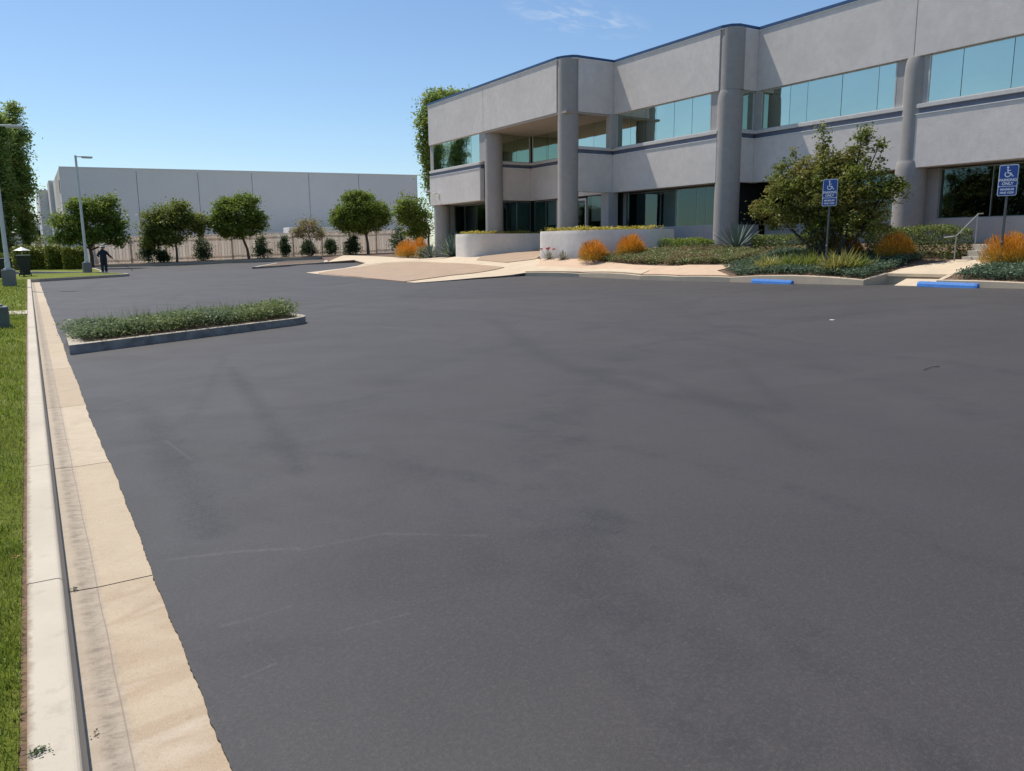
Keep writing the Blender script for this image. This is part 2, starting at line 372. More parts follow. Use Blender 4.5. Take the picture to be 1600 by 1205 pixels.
def stucco(name, col, var=0.10, mott=0.5):
    q = NT(name)
    a = q.noise(0.55, 5, 0.65, dist=0.6); b = q.noise(3.2, 5, 0.7)
    c = q.mix(q.ramp(a, 0.3, 0.7), tuple(x*(1-var) for x in col), tuple(x*(1+var*0.7) for x in col))
    c = q.mix(q.ramp(b, 0.42, 0.7, 0, mott), c, tuple(x*0.80 for x in col))
    st = q.noise(1.6, 5, 0.7, stretch=(1, 1, 0.12))
    c = q.mix(q.ramp(st, 0.58, 0.8, 0, 0.28), c, tuple(x*0.72 for x in col))
    q.put(q.b.inputs['Base Color'], c); q.b.inputs['Roughness'].default_value = 0.9; q.b.inputs['Specular IOR Level'].default_value = 0.25
    q.bump(q.math('ADD', q.noise(28, 4, 0.7), q.math('MULTIPLY', b, 0.6)), 0.35, 0.02)
    return q.m
M['stucco'] = stucco('grey_stucco', (0.72, 0.665, 0.625))
M['column'] = stucco('column_stucco', (0.38, 0.355, 0.335), 0.05)
M['base'] = stucco('base_stucco', (0.46, 0.44, 0.425), 0.06)
M['planter'] = stucco('planter_stucco', (0.74, 0.71, 0.66), 0.05)
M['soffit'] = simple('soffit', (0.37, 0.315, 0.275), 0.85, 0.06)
M['blue'] = simple('blue_metal', (0.035, 0.085, 0.20), 0.45, 0.1)
M['stripe'] = simple('blue_stripe', (0.115, 0.13, 0.185), 0.5, 0.1)
M['ledge'] = stucco('pale_ledge', (0.68, 0.65, 0.62), 0.05)
M['trim'] = simple('lit_edge_white', (0.80, 0.80, 0.80), 0.6, 0.05)  # white that paints in sunlit edges of the facade
M['frame'] = simple('window_frame', (0.55, 0.55, 0.53), 0.4, 0.05)
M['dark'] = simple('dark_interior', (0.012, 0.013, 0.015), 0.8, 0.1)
M['blind'] = simple('roller_blind', (0.72, 0.72, 0.68), 0.8, 0.04)
def glass(name, tint, metal=True):
    q = NT(name)
    if metal:
        oi = q.n('ShaderNodeObjectInfo')
        c_ = q.mix(q.ramp(q.noise(0.25, 2), 0.35, 0.65), tint, tuple(x*0.93 for x in tint))
        q.put(q.b.inputs['Base Color'], q.mix(q.ramp(oi.outputs['Random'], 0, 1, 0, 0.22), c_, tuple(x*0.6 for x in tint)))
        q.b.inputs['Metallic'].default_value = 1; q.b.inputs['Roughness'].default_value = 0.03
        q.bump(q.noise(0.5, 3), 0.22, 0.03)
        return q.m
    tr = q.n('ShaderNodeBsdfTransparent'); tr.inputs[0].default_value = (*tint, 1)
    gl = q.n('ShaderNodeBsdfGlossy'); gl.inputs['Color'].default_value = (0.55, 0.78, 0.80, 1); gl.inputs['Roughness'].default_value = 0.03
    lw = q.n('ShaderNodeLayerWeight'); lw.inputs[0].default_value = 0.5
    f = q.math('ADD', q.math('POWER', lw.outputs['Facing'], 5.0), 0.115, clamp=True)
    ms = q.n('ShaderNodeMixShader'); q.l(f, ms.inputs[0]); q.l(tr.outputs[0], ms.inputs[1]); q.l(gl.outputs[0], ms.inputs[2])
    bp = q.n('ShaderNodeBump'); bp.inputs['Strength'].default_value = 0.08; bp.inputs['Distance'].default_value = 0.03
    q.l(q.noise(0.5, 2), bp.inputs['Height']); q.l(bp.outputs[0], gl.inputs['Normal'])
    q.l(ms.outputs[0], q.o.inputs['Surface']); return q.m
M['teal'] = glass('teal_mirror_glass', (0.56, 0.65, 0.555))
M['tint'] = glass('tinted_glass', (0.36, 0.42, 0.42), False)
M['ware'] = stucco('warehouse_wall', (0.76, 0.735, 0.70), 0.025, 0.1)
M['ware_side'] = stucco('warehouse_side_lit', (0.82, 0.78, 0.70), 0.04)  # paler, warmer copy of the wall, sunlight put into its colour
M['groove'] = simple('panel_groove', (0.45, 0.45, 0.47), 0.8)
M['brown'] = simple('dock_brown', (0.10, 0.07, 0.06), 0.8)
M['soil'] = simple('soil', (0.13, 0.085, 0.055), 0.95, 0.35, 4, 0.6, 30)
M['mulch'] = simple('mulch', (0.16, 0.10, 0.065), 0.95, 0.4, 9, 0.8, 40)
M['bluepaint'] = simple('blue_wheel_stop_paint', (0.075, 0.25, 0.66), 0.5, 0.12, 9, 0.2, 80, dirt=0.15)
M['signblue'] = simple('sign_blue', (0.012, 0.065, 0.30), 0.35, 0.05)
M['white'] = simple('white_paint', (0.78, 0.78, 0.78), 0.45, 0.03)
M['galv'] = simple('galvanised_steel', (0.42, 0.43, 0.43), 0.45, 0.12, 8, metal=0.6)
M['darksteel'] = simple('weathered_steel', (0.13, 0.13, 0.125), 0.55, 0.2, 8, metal=0.5)
M['pole'] = simple('lamp_pole_paint', (0.62, 0.64, 0.64), 0.5, 0.08, 3)
M['polebase'] = concrete('pole_base_concrete', (0.20, 0.20, 0.20), 0.4)
M['black'] = simple('black_plastic', (0.018, 0.020, 0.024), 0.45, 0.2)
M['bin'] = simple('dark_green_plastic', (0.012, 0.020, 0.024), 0.5, 0.2)
M['lid'] = simple('green_lid', (0.03, 0.07, 0.045), 0.5, 0.2)
M['box'] = simple('utility_grey_green', (0.10, 0.125, 0.11), 0.5, 0.12, 5)
M['bark'] = simple('bark', (0.13, 0.095, 0.07), 0.9, 0.35, 9, 0.7, 30)
M['redbark'] = simple('reddish_bark', (0.17, 0.085, 0.06), 0.9, 0.3, 9, 0.6, 30)
M['darkbark'] = simple('dark_bark', (0.05, 0.04, 0.032), 0.9, 0.3, 9, 0.6, 30)
M['lf_mid'] = leafmat('leaves_mid', (0.13, 0.20, 0.03), (0.33, 0.40, 0.07), trans=.5)
M['lf_dark'] = leafmat('leaves_dark', (0.03, 0.065, 0.018), (0.08, 0.13, 0.03), trans=0.25)
M['lf_olive'] = leafmat('leaves_olive', (0.15, 0.20, 0.03), (0.33, 0.37, 0.07), c3=(0.22, 0.24, 0.06), trans=.5)
M['lf_pink'] = leafmat('leaves_pinkish', (0.28, 0.24, 0.10), (0.50, 0.36, 0.20), c3=(0.28, 0.30, 0.10), trans=.5)
M['lf_pop'] = leafmat('leaves_poplar', (0.13, 0.22, 0.06), (0.34, 0.44, 0.11), c3=(0.38, 0.44, 0.11), trans=.55)
M['lf_ever'] = leafmat('leaves_evergreen', (0.04, 0.085, 0.035), (0.12, 0.18, 0.065), trans=0.3)
M['lf_hedge'] = leafmat('leaves_hedge', (0.12, 0.15, 0.018), (0.36, 0.37, 0.05), trans=0.15)
M['lf_box'] = leafmat('leaves_box', (0.09, 0.14, 0.025), (0.30, 0.34, 0.11), trans=0.3)
M['lf_island'] = leafmat('leaves_island', (0.14, 0.20, 0.07), (0.34, 0.38, 0.15), c3=(0.20, 0.26, 0.14), trans=0.45)
M['lf_teal'] = leafmat('leaves_bluegreen', (0.08, 0.14, 0.09), (0.20, 0.27, 0.16), trans=0.3)
M['lf_sage'] = leafmat('leaves_sage', (0.16, 0.20, 0.07), (0.34, 0.34, 0.15), c3=(0.32, 0.24, 0.13), trans=0.35)
M['lf_yellow'] = leafmat('leaves_yellow', (0.30, 0.30, 0.07), (0.60, 0.52, 0.18), trans=0.35)
M['lf_succ'] = leafmat('leaves_succulent', (0.32, 0.34, 0.05), (0.75, 0.55, 0.10), trans=0.3)
M['agave'] = leafmat('agave_leaf', (0.10, 0.15, 0.13), (0.20, 0.26, 0.22), rough=0.6, trans=0.05)
M['agave_white'] = leafmat('pale_agave_leaf', (0.20, 0.22, 0.17), (0.50, 0.48, 0.38), trans=0.05)
M['pinkflower'] = leafmat('pink_flower', (0.55, 0.12, 0.14), (0.75, 0.25, 0.25), trans=0.3)
M['rust'] = leafmat('rusty_twigs', (0.30, 0.12, 0.05), (0.50, 0.24, 0.08), trans=0.2)
def firestick():
    q = NT('firestick_stems'); x, y, z = q.sep()
    g = q.n('ShaderNodeNewGeometry').outputs['Random Per Island']
    tip = q.mix(g, (0.66, 0.22, 0.015), (0.80, 0.43, 0.04))
    low = q.mix(g, (0.30, 0.24, 0.05), (0.48, 0.32, 0.05))
    f = q.ramp(q.math('ADD', z, q.math('MULTIPLY', g, 0.5)), 0.35, 0.95)
    q.put(q.b.inputs['Base Color'], q.mix(f, low, tip)); q.b.inputs['Roughness'].default_value = 0.6
    tr = q.n('ShaderNodeBsdfTranslucent'); q.l(q.mix(f, low, tip), tr.inputs[0])
    ms = q.n('ShaderNodeMixShader'); ms.inputs[0].default_value = 0.3
    q.l(q.b.outputs[0], ms.inputs[1]); q.l(tr.outputs[0], ms.inputs[2]); q.l(ms.outputs[0], q.o.inputs['Surface'])
    return q.m
M['fire'] = firestick()
def lawnmat():
    q = NT('lawn_turf')
    c = q.mix(q.ramp(q.noise(0.5, 4, 0.6), 0.35, 0.65), (0.15, 0.19, 0.022), (0.23, 0.26, 0.04))
    c = q.mix(q.ramp(q.noise(3.5, 4, 0.7), 0.5, 0.75, 0, 0.5), c, (0.30, 0.27, 0.08))
    c = q.mix(q.ramp(q.noise(60, 4, 0.7), 0.35, 0.6, 0.6, 0), c, (0.06, 0.085, 0.012))
    q.put(q.b.inputs['Base Color'], c); q.b.inputs['Roughness'].default_value = 0.9; q.b.inputs['Specular IOR Level'].default_value = 0.15
    q.bump(q.noise(70, 4, 0.75), 0.8, 0.03); return q.m
M['lawn'] = lawnmat()
M['grassblade'] = leafmat('grass_blades', (0.15, 0.21, 0.02), (0.33, 0.40, 0.06), trans=0.45, c3=(0.30, 0.34, 0.06))
M['land'] = simple('dry_land', (0.20, 0.18, 0.13), 0.95, 0.2, 0.05)
def fencemat():
    q = NT('fence_slats'); x, y, z = q.sep()
    g = q.n('ShaderNodeNewGeometry').outputs['Random Per Island']
    c = q.mix(q.ramp(q.noise(0.35, 3), 0.4, 0.6), (0.86, 0.83, 0.79), (0.86, 0.79, 0.73))
    c = q.mix(q.ramp(q.noise(1.5, 4, 0.6, stretch=(1, 1, 0.2)), 0.5, 0.7, 0, 0.4), c, (0.60, 0.53, 0.47))
    c = q.mix(g, c, (0.74, 0.69, 0.64))
    q.put(q.b.inputs['Base Color'], c); q.b.inputs['Roughness'].default_value = 0.85
    tr = q.n('ShaderNodeBsdfTranslucent'); q.l(c, tr.inputs[0]); ms = q.n('ShaderNodeMixShader'); ms.inputs[0].default_value = 0.7
    q.l(q.b.outputs[0], ms.inputs[1]); q.l(tr.outputs[0], ms.inputs[2]); q.l(ms.outputs[0], q.o.inputs['Surface']); return q.m
M['fence'] = fencemat()

# ------------------------------------------------------------------ ground sheets
def inside(poly, x, y):
    c = False; n = len(poly); j = n-1
    for i in range(n):
        xi, yi = poly[i][0], poly[i][1]; xj, yj = poly[j][0], poly[j][1]
        if (yi > y) != (yj > y) and x < (xj-xi)*(y-yi)/(yj-yi)+xi: c = not c
        j = i
    return c
def sheet(name, poly, zf, mat, step=0.5, off=0.0, skirt=0.0, label=None, kind='structure', parent=None, resample=True, face=None):
    bd = []
    for i in range(len(poly)):
        a = Vector(poly[i][:2]); b = Vector(poly[(i+1) % len(poly)][:2]); n = max(1, int((b-a).length/step)) if resample else 1
        for k in range(n): bd.append(a.lerp(b, k/n))
    xs = [p.x for p in bd]; ys = [p.y for p in bd]; inn = []
    x = min(xs)+step/2
    while x < max(xs):
        y = min(ys)+step/2
        while y < max(ys):
            if inside(bd, x, y): inn.append(Vector((x+rnd.uniform(-.1, .1)*step, y+rnd.uniform(-.1, .1)*step)))
            y += step
        x += step
    nb = len(bd); vs, es, fs, *_ = delaunay_2d_cdt(bd+inn, [(i, (i+1) % nb) for i in range(nb)], [], 1, 1e-5)
    bm = bmesh.new(); V = [bm.verts.new((v.x, v.y, zf(v.x, v.y)+off)) for v in vs]
    for f in fs:
        try: bm.faces.new([V[i] for i in f])
        except ValueError: pass
    for v in [v for v in bm.verts if not v.link_faces]: bm.verts.remove(v)
    bmesh.ops.recalc_face_normals(bm, faces=bm.faces)
    if sum(f.normal.z for f in bm.faces) < 0: bmesh.ops.reverse_faces(bm, faces=bm.faces)
    if skirt:
        be = [e for e in bm.edges if e.is_boundary]
        r = bmesh.ops.extrude_edge_only(bm, edges=be)
        bmesh.ops.translate(bm, vec=(0, 0, -skirt), verts=[g for g in r['geom'] if isinstance(g, bmesh.types.BMVert)])
        bmesh.ops.recalc_face_normals(bm, faces=bm.faces)
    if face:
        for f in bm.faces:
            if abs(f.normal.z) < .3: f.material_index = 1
    me = bpy.data.meshes.new(name); bm.to_mesh(me); bm.free()
    o = link(name, me, [mat, face] if face else mat, parent)
    if kind: o['kind'] = kind
    return o

# base land
MB().quad((-900, -700, -0.35), (900, -700, -0.35), (900, 1200, -0.35), (-900, 1200, -0.35)).build('ground', M['land'])['kind'] = 'structure'
# asphalt: fine ragged left edge, coarse elsewhere
edge = []
yy = 1.2; k = 0
while yy < 46:
    st = 0.02 if yy < 8 else 0.06 if yy < 20 else 0.3
    w = 0.385 - 0.03*S((yy-2)/10) + 0.007*math.sin(yy*1.3) + 0.003*math.sin(yy*4.1+1) + 0.0025*math.sin(yy*13.7) + rnd.gauss(0, 0.0014)
    edge.append((w, yy)); yy += st
lot_poly = [(0.385, -6)] + edge + [(0.36, 57), (-14, 57.5), (-14, 63), (0.36, 63), (0.5, 140), (75, 140), (75, -6)]
def lotsheet():
    near = [(0.385, -6)] + edge + [(0.36, 46.2), (0.36, 62), (40, 62), (40, -6)]
    bd = [Vector(p) for p in near]; inn = []
    for i in range(1, 40):
        for j in range(-5, 62): inn.append(Vector((i*1.0+0.3+0.01*(j % 2), j*1.0+0.013*(i % 3))))
    nb = len(bd); vs, es, fs, *_ = delaunay_2d_cdt(bd+inn, [(i, (i+1) % nb) for i in range(nb)], [], 1, 1e-6)
    bm = bmesh.new(); V = [bm.verts.new((v.x, v.y, zlot(v.x, v.y)+0.004)) for v in vs]
    for f in fs:
        try: bm.faces.new([V[i] for i in f])
        except ValueError: pass
    bmesh.ops.recalc_face_normals(bm, faces=bm.faces)
    if sum(f.normal.z for f in bm.faces) < 0: bmesh.ops.reverse_faces(bm, faces=bm.faces)
    be = [e for e in bm.edges if e.is_boundary and max(v.co.x for v in e.verts) < 0.6]
    r = bmesh.ops.extrude_edge_only(bm, edges=be)
    bmesh.ops.translate(bm, vec=(0, 0, -0.03), verts=[g for g in r['geom'] if isinstance(g, bmesh.types.BMVert)])
    me = bpy.data.meshes.new('parking_lot'); bm.to_mesh(me); bm.free(); o = link('parking_lot', me, M['asphalt']); o['kind'] = 'structure'
lotsheet()
sheet('back_driveway', [(-16, 57), (0.36, 57), (0.36, 62), (60, 62), (60, 150), (-16, 150)], zlot, M['asphalt'], 3.0, -0.004)

# gutter slabs and kerb on the left
GJ = [-3, 1.55, 4.13, 6.64, 9.3, 12.4, 15.84, 19.66, 24.0, 28.8, 35.9, 46.2]
g = MB(); sub = MB()
for a, b in zip(GJ, GJ[1:]):
    bmv = g.bm; nn = 12
    sk = rnd.uniform(-0.02, 0.02)
    for i in range(nn):
        t0, t1 = a+0.005+(b-a-0.01)*i/nn, a+0.005+(b-a-0.01)*(i+1)/nn
    # one slab = one island, so each takes its own tone
    cols = [0.002, 0.135, 0.30, 0.50]; zz = [-0.004, -0.010, -0.007, -0.004]
    rows = [a+0.005+(b-a-0.01)*i/nn for i in range(nn+1)]
    V = [[bmv.verts.new((x, y, z)) for x, z in zip(cols, zz)] for y in rows]
    for i in range(nn):
        for j in range(3): bmv.faces.new((V[i][j], V[i][j+1], V[i+1][j+1], V[i+1][j]))
go = g.build('gutter', M['gutter'], smooth=False); go['kind'] = 'structure'
sub.quad((-0.1, -6, -0.03), (0.7, -6, -0.03), (0.7, 46.4, -0.03), (-0.1, 46.4, -0.03)).build('gutter_bed', M['dark'])['kind'] = 'structure'
kj = [-3, 2.3] + [at(44, y, z=.15).y for y in (1150, 913, 730, 632, 580, 522)] + [17.5, 20.5, 24, 28, 33, 39, 46]
kj = sorted(set(round(v, 2) for v in kj)); kj = [kj[0]] + [b for a, b in zip(kj, kj[1:]) if b-a > 0.6]
def kerb_profile(x_back, x_face, top, foot):
    pr = [(x_back, foot), (x_back, top-0.004), (x_back+0.006, top)]
    for k in range(5):
        a = math.pi/2*k/4; pr.append((x_face-0.022-0.014+0.022*math.sin(a), top-0.022+0.022*math.cos(a)))
    pr.append((x_face+0.006, foot)); return pr
kb = MB()
for a, b in zip(kj, kj[1:]):
    pr = kerb_profile(-0.152+rnd.uniform(-.002, .002), 0.0, 0.15+rnd.uniform(-.0015, .0015), -0.04)
    A = [kb.bm.verts.new((x, a+0.004, z)) for x, z in pr]; B = [kb.bm.verts.new((x, b-0.004, z)) for x, z in pr]
    n = len(pr)
    for i in range(n): kb.bm.faces.new((A[i], A[(i+1) % n], B[(i+1) % n], B[i]))
    kb.bm.faces.new(A); kb.bm.faces.new(B[::-1])
kb.build('left_kerb', M['left_kerb'])['kind'] = 'structure'
# left lawn
lawn_z = lambda x, y: 0.135 + 0.012*max(0, -x-0.2)
sheet('lawn', [(-0.175, -4), (-0.175, 46.0), (-0.175, 56.5), (-14, 56.9), (-30, 40), (-30, -4)], lambda x, y: lawn_z(x, y), M['lawn'], 1.0, 0, 0.3)
sheet('soil_strip', [(-0.15, -4), (-0.15, 46), (-0.2, 46), (-0.2, -4)], lambda x, y: 0.128, M['mulch'], 0.6, 0, 0.1, resample=False)
sheet('lawn_path', [(-0.155, 21.3), (-0.155, 22.5), (-5, 22.6), (-5, 21.4)], lambda x, y: 0.158+0.012*max(0, -x-0.2), M['kerb'], 0.6, 0, 0.2)
# grass peninsula at the lot's far left corner
pen = [(-0.17, 46.1), (0.4, 46.3), (4.5, 50.6), (5.0, 51.6), (4.9, 53.0), (4.2, 54.6), (3.2, 55.6), (-0.17, 56.6)]
sheet('corner_lawn_kerb', pen, lambda x, y: 0.15, M['kerb_old'], 1.0, 0, 0.25)
pc = Vector((1.8, 51.8)); pin = [tuple(Vector(p)+(pc-Vector(p)).normalized()*0.22) for p in pen[1:7]]
sheet('corner_lawn', [(-0.17, 46.4)]+pin+[(-0.17, 56.35)], lambda x, y: 0.158, M['lawn'], 1.0, 0, 0)
# lawn beyond the side driveway
l2 = [(-22, 64.5), (-0.2, 63.2), (2.4, 58.6), (3.3, 57.2), (4.0, 57.6), (4.3, 60), (4.3, 77.6), (-22, 79)]
sheet('side_lawn_kerb', l2, lambda x, y: 0.14, M['kerb_old'], 1.5, 0, 0.25)
sheet('side_lawn', [(-22, 64.8), (-0.1, 63.5), (2.6, 58.9), (3.3, 57.5), (3.8, 57.9), (4.1, 60), (4.1, 77.3), (-22, 78.7)], lambda x, y: 0.148, M['lawn'], 1.5, 0, 0)

# east bank: kerb line, apron, walk, planting bed
K = [(24.6, -8), (24.45, 5), (24.4, 11.7), (24.3, 14.2), (25.3, 14.4), (25.3, 16.5), (24.2, 16.7), (24.2, 22.7), (23.72, 25.2), (23.4, 27.3), (23.23, 31.7), (21.9, 34.6)]
P = lambda x, y, f=zbank: tuple(on(x, y, f))[:2]
A2, A1 = (14.2, 31.3), (14.5, 48.2)
L1 = P(560, 415.5); L2 = P(600, 411.5)
Q512 = tuple(on(512, 409.5, lambda x, y: zlot(x, y)+0.13))[:2]
Q640 = P(640, 406)
east = K + [A2, A1, L1, (22.0, 57.5), (23.5, 64), Q512, (27, 84.5), (60, 84.5), (60, -8)]
sheet('planting_bed', east, zbank, M['mulch'], 0.6, 0, 0.35)
# concrete kerb cap following K
def kerb_cap(name, pts, w=0.16, mat='kerb'):
    pts = [Vector(p) for p in pts]; fine = []
    for a, b in zip(pts, pts[1:]):
        n = max(1, int((b-a).length/0.5))
        for k in range(n): fine.append(a.lerp(b, k/n))
    fine.append(pts[-1]); b = MB(); rows = []
    for i, p in enumerate(fine):
        d = (fine[min(i+1, len(fine)-1)]-fine[max(i-1, 0)]).normalized(); nrm = Vector((d.y, -d.x))
        z = zbank(p.x, p.y)+0.03
        prof = [(-0.02, -0.32), (-0.02, z-0.02 - 0), (0.0, z), (w, z), (w, -0.3)]
        row = []
        for o_, zz_ in prof:
            q = p+nrm*o_; row.append(b.bm.verts.new((q.x, q.y, zz_)))
        rows.append(row)
    for r0, r1 in zip(rows, rows[1:]):
        for j in range(4): b.bm.faces.new((r0[j], r1[j], r1[j+1], r0[j+1]))
    b.bm.faces.new(rows[0]); b.bm.faces.new(rows[-1][::-1])
    o = b.build(name, M[mat]); o['kind'] = 'structure'; return o
kerb_cap('building_kerb', K, mat='walk')
# apron: pale concrete border with tan field
apron = [A2, (21.9, 34.6), (23.2, 35.3), (24.6, 37.2), (25.1, 38.6), (29.9, 41.0), (30.1, 46.7), (26.6, 47.0), (25.0, 48.6), P(690, 405), L2, L1, A1]
sheet('driveway_apron', apron, zbank, M['walk'], 0.5, 0.02, 0.3, face=M['dark_face'])
fld = [P(497, 428), P(632, 441.6), P(705, 431.5), P(788, 419), P(742, 414.5), P(690, 412), P(648, 410), P(602, 412.3), P(550, 419.5)]
sheet('tan_paving', fld, zbank, M['pavers'], 0.5, 0.055, 0.05)
sheet('tan_paving', [P(745, 407.3), P(790, 411.5), P(836, 406), (26.2, 39.5), (28.6, 40.6), (28.8, 44.2), (25.2, 45.2)], zbank, M['pavers'], 0.5, 0.055, 0.05)
walk = [(22.05, 34.75), (23.4, 31.8), (23.57, 27.4), (23.88, 25.25), (24.35, 22.9), P(1120, 424), P(1163, 414), P(1060, 417), P(990, 415), P(940, 408), (25.0, 34.8), (24.9, 37.6), (23.6, 35.9)]
sheet('sidewalk', walk, zbank, M['walk_pink'], 0.5, 0.04, 0.1)
sheet('sidewalk', [(21.98, 34.72), (23.38, 31.78), (23.55, 27.4), (24.1, 27.5), (23.95, 31.9), (23.1, 35.4)], zbank, M['walk'], 0.5, 0.065, 0.04)
sheet('step_walk', [(25.2, 14.35), (25.2, 16.5), (25.9, 16.5), (28.0, 15.7), (28.0, 13.3), (26.2, 14.0)], zbank, M['walk'], 0.5, 0.03, 0.1)
sheet('step_walk', [(24.25, 14.25), (24.25, 15.6), (25.25, 15.8), (25.25, 14.42)], lambda x, y: zlot(x, y)+0.02+0.20*max(0, (x-24.25)), M['walk'], 0.3, 0.0, 0.1)
# walkway past the far end of the building, from the long thin island
far_walk = [Q512, (23.5, 64.2), (22.1, 57.8), L1, L2, P(690, 405), (25.8, 50.5), (26.4, 56), (27, 66), (27.5, 78)]
sheet('far_sidewalk', far_walk, zbank, M['walk'], 1.0, 0.035, 0.05)
f2 = lambda x, y: zlot(x, y)+0.13
i3 = [tuple(on(x, y, f2))[:2] for x, y in ((394, 417.6), (512, 409.6), (512, 407), (480, 408.3), (430, 411.5))]
sheet('far_island', i3, lambda x, y: zlot(x, y)+0.15, M['kerb'], 1.5, 0, 0.3, face=M['dark_face'])
i3c = Vector((sum(p[0] for p in i3)/5, sum(p[1] for p in i3)/5))
sheet('far_island_soil', [tuple(Vector(p).lerp(i3c, .14)) for p in i3], lambda x, y: zlot(x, y)+0.16, M['mulch'], 1.5, 0, 0)
# row bed in front of the fence
def fb(x, y): return min(0.8, max(0.0, 0.024*(x-6)))+0.06
rowbed = [(4.6, 78.2), (12, 77.6), (22, 77.2), (27, 77.6), (29, 78.6), (60, 79), (60, 140), (4.6, 140)]
sheet('row_bed', rowbed, lambda x, y: fb(x, y)+0.12, M['kerb_old'], 2.5, 0, 0.4)
sheet('row_bed_soil', [(4.9, 78.5), (12, 77.9), (22, 77.5), (26.8, 77.9), (29, 78.9), (59, 79.3), (59, 81.8), (4.9, 81.8)], lambda x, y: fb(x, y)+0.135, M['mulch'], 2.5, 0, 0)

# ------------------------------------------------------------------ foliage builders
def ell_points(n, cen, rad, shell=0.55, flat=0.0):
    d = NR.normal(size=(n, 3)); d /= np.linalg.norm(d, axis=1)[:, None]
    r = (shell + (1-shell)*NR.random(n))[:, None] if shell < 1 else 1
    return np.array(cen) + d*r*np.array(rad)
def clumped(lobes, n_clump, per, spread, shell=0.5):
    vol = np.array([l[3]*l[4]*l[5] for l in lobes])**(2/3); cnt = np.maximum(2, (n_clump*vol/vol.sum()).astype(int)); out = []
    for l, k in zip(lobes, cnt):
        cc = ell_points(k, l[:3], l[3:6], shell)
        sp = spread*NR.uniform(0.55, 1.4, k)
        cc = np.repeat(cc, per, 0); s = np.repeat(sp, per)[:, None]
        out.append(cc + NR.normal(size=cc.shape)*s*np.array([1, 1, 0.7]))
    return np.concatenate(out)
def tree(name, loc, trunk, lobes, label, leaf='lf_mid', bark='bark', n=240, per=26, spread=0.3, size=0.2, limbs=8, shell=0.45, group=None, cat='tree', aspect=0.55):
    """trunk: list of (x,y,z,r) relative; lobes: (x,y,z,rx,ry,rz) relative to loc"""
    t = thing(name, label, cat, loc, group)
    w = MB(); w.tube([p[:3] for p in trunk], [p[3] for p in trunk], 10)
    top = Vector(trunk[-1][:3]); order = sorted(lobes, key=lambda l: -l[3]*l[5])
    for k in range(limbs):
        l = order[k % len(order)]; e = Vector(l[:3]) + Vector((rnd.uniform(-.6, .6)*l[3], rnd.uniform(-.6, .6)*l[4], rnd.uniform(-.4, .7)*l[5]))
        st = top.lerp(Vector(trunk[-2][:3]), rnd.uniform(0, 0.5)); r0 = trunk[-1][3]*rnd.uniform(.5, .8)
        mid = st.lerp(e, .5) + Vector((rnd.uniform(-.15, .15), rnd.uniform(-.15, .15), rnd.uniform(.0, .25)))*(e-st).length*0.5
        w.tube([st, mid, e], [r0, r0*.6, r0*.2], 6, True)
    o = w.build('trunk', M[bark], None, smooth=True); o.parent = t
    pts = clumped(lobes, int(n*1.9), per, spread, shell*.8)
    V, F = leaf_arrays(pts, size*1.15, aspect)
    c = np_mesh('crown', V, F, M[leaf]); c.parent = t
    return t
def shrub(name, loc, r, h, label, leaf='lf_ever', n=90, per=22, size=0.16, spread=0.14, group=None, cat='shrub', cone=0.0, stem=True):
    t = thing(name, label, cat, loc, group)
    lobes = [(0, 0, h*0.30, r, r, h*0.30), (rnd.uniform(-.2, .2)*r, rnd.uniform(-.2, .2)*r, h*0.55, r*(1-cone*.5), r*(1-cone*.5), h*0.3), (rnd.uniform(-.2, .2)*r, 0, h*0.78, r*(1-cone)*.75, r*(1-cone)*.75, h*0.22)]
    V, F = leaf_arrays(clumped(lobes, n, per, spread, 0.3), size)
    np_mesh('foliage', V, F, M[leaf]).parent = t
    if stem:
        s = MB(); s.tube([(0, 0, -0.1), (0.02, 0, h*.3), (0, 0.02, h*.6)], [0.05, .035, .015], 7)
        for k in range(5):
            a = rnd.uniform(0, 6.28); s.tube([(0, 0, h*.15), (math.cos(a)*r*.5, math.sin(a)*r*.5, h*rnd.uniform(.4, .6))], [.025, .01], 5)
        s.build('stem', M['darkbark'], None, smooth=True).parent = t
    return t
def hedge(name, x0, x1, y0, y1, z0, z1, label, leaf='lf_hedge', dens=260, size=0.1, group=None, rough=0.05):
    t = thing(name, label, 'hedge', ((x0+x1)/2, (y0+y1)/2, z0), group)
    lx, ly, lz = (x1-x0)/2, (y1-y0)/2, z1-z0; A = 4*(lx*lz+ly*lz)+4*lx*ly; n = int(A*dens)
    p = NR.uniform(-1, 1, (n, 3)); ax_ = NR.choice(3, n, p=[.3, .3, .4]); sg = np.where(NR.random(n) < .5, -1, 1)
    for a in range(3):
        mm = ax_ == a; p[mm, a] = sg[mm] if a < 2 else 1
    p[:, 2] = (p[:, 2]+1)/2
    rr = np.hypot(np.abs(p[:, 0])**4, np.abs(p[:, 1])**4)
    bumpy = 1+0.08*np.sin(p[:, 0]*lx*3.1)*np.cos(p[:, 1]*ly*2.7)
    p = p*np.array([lx, ly, lz])*bumpy[:, None]*(1-0.06*rr[:, None]) + NR.normal(size=(n, 3))*rough
    p[:, 2] = np.maximum(p[:, 2], 0.02)
    inner = NR.uniform(-.85, .85, (n//2, 3))*np.array([lx, ly, lz/2]) + np.array([0, 0, lz*.48])
    V, F = leaf_arrays(np.concatenate([p, inner]), size, .6); np_mesh('foliage', V, F, M[leaf]).parent = t
    s = MB()
    for k in range(6):
        s.tube([(rnd.uniform(-.7, .7)*lx, rnd.uniform(-.7, .7)*ly, -.1), (rnd.uniform(-.8, .8)*lx, rnd.uniform(-.8, .8)*ly, lz*.8)], [.03, .01], 5)
    s.build('stem', M['darkbark']).parent = t
    return t
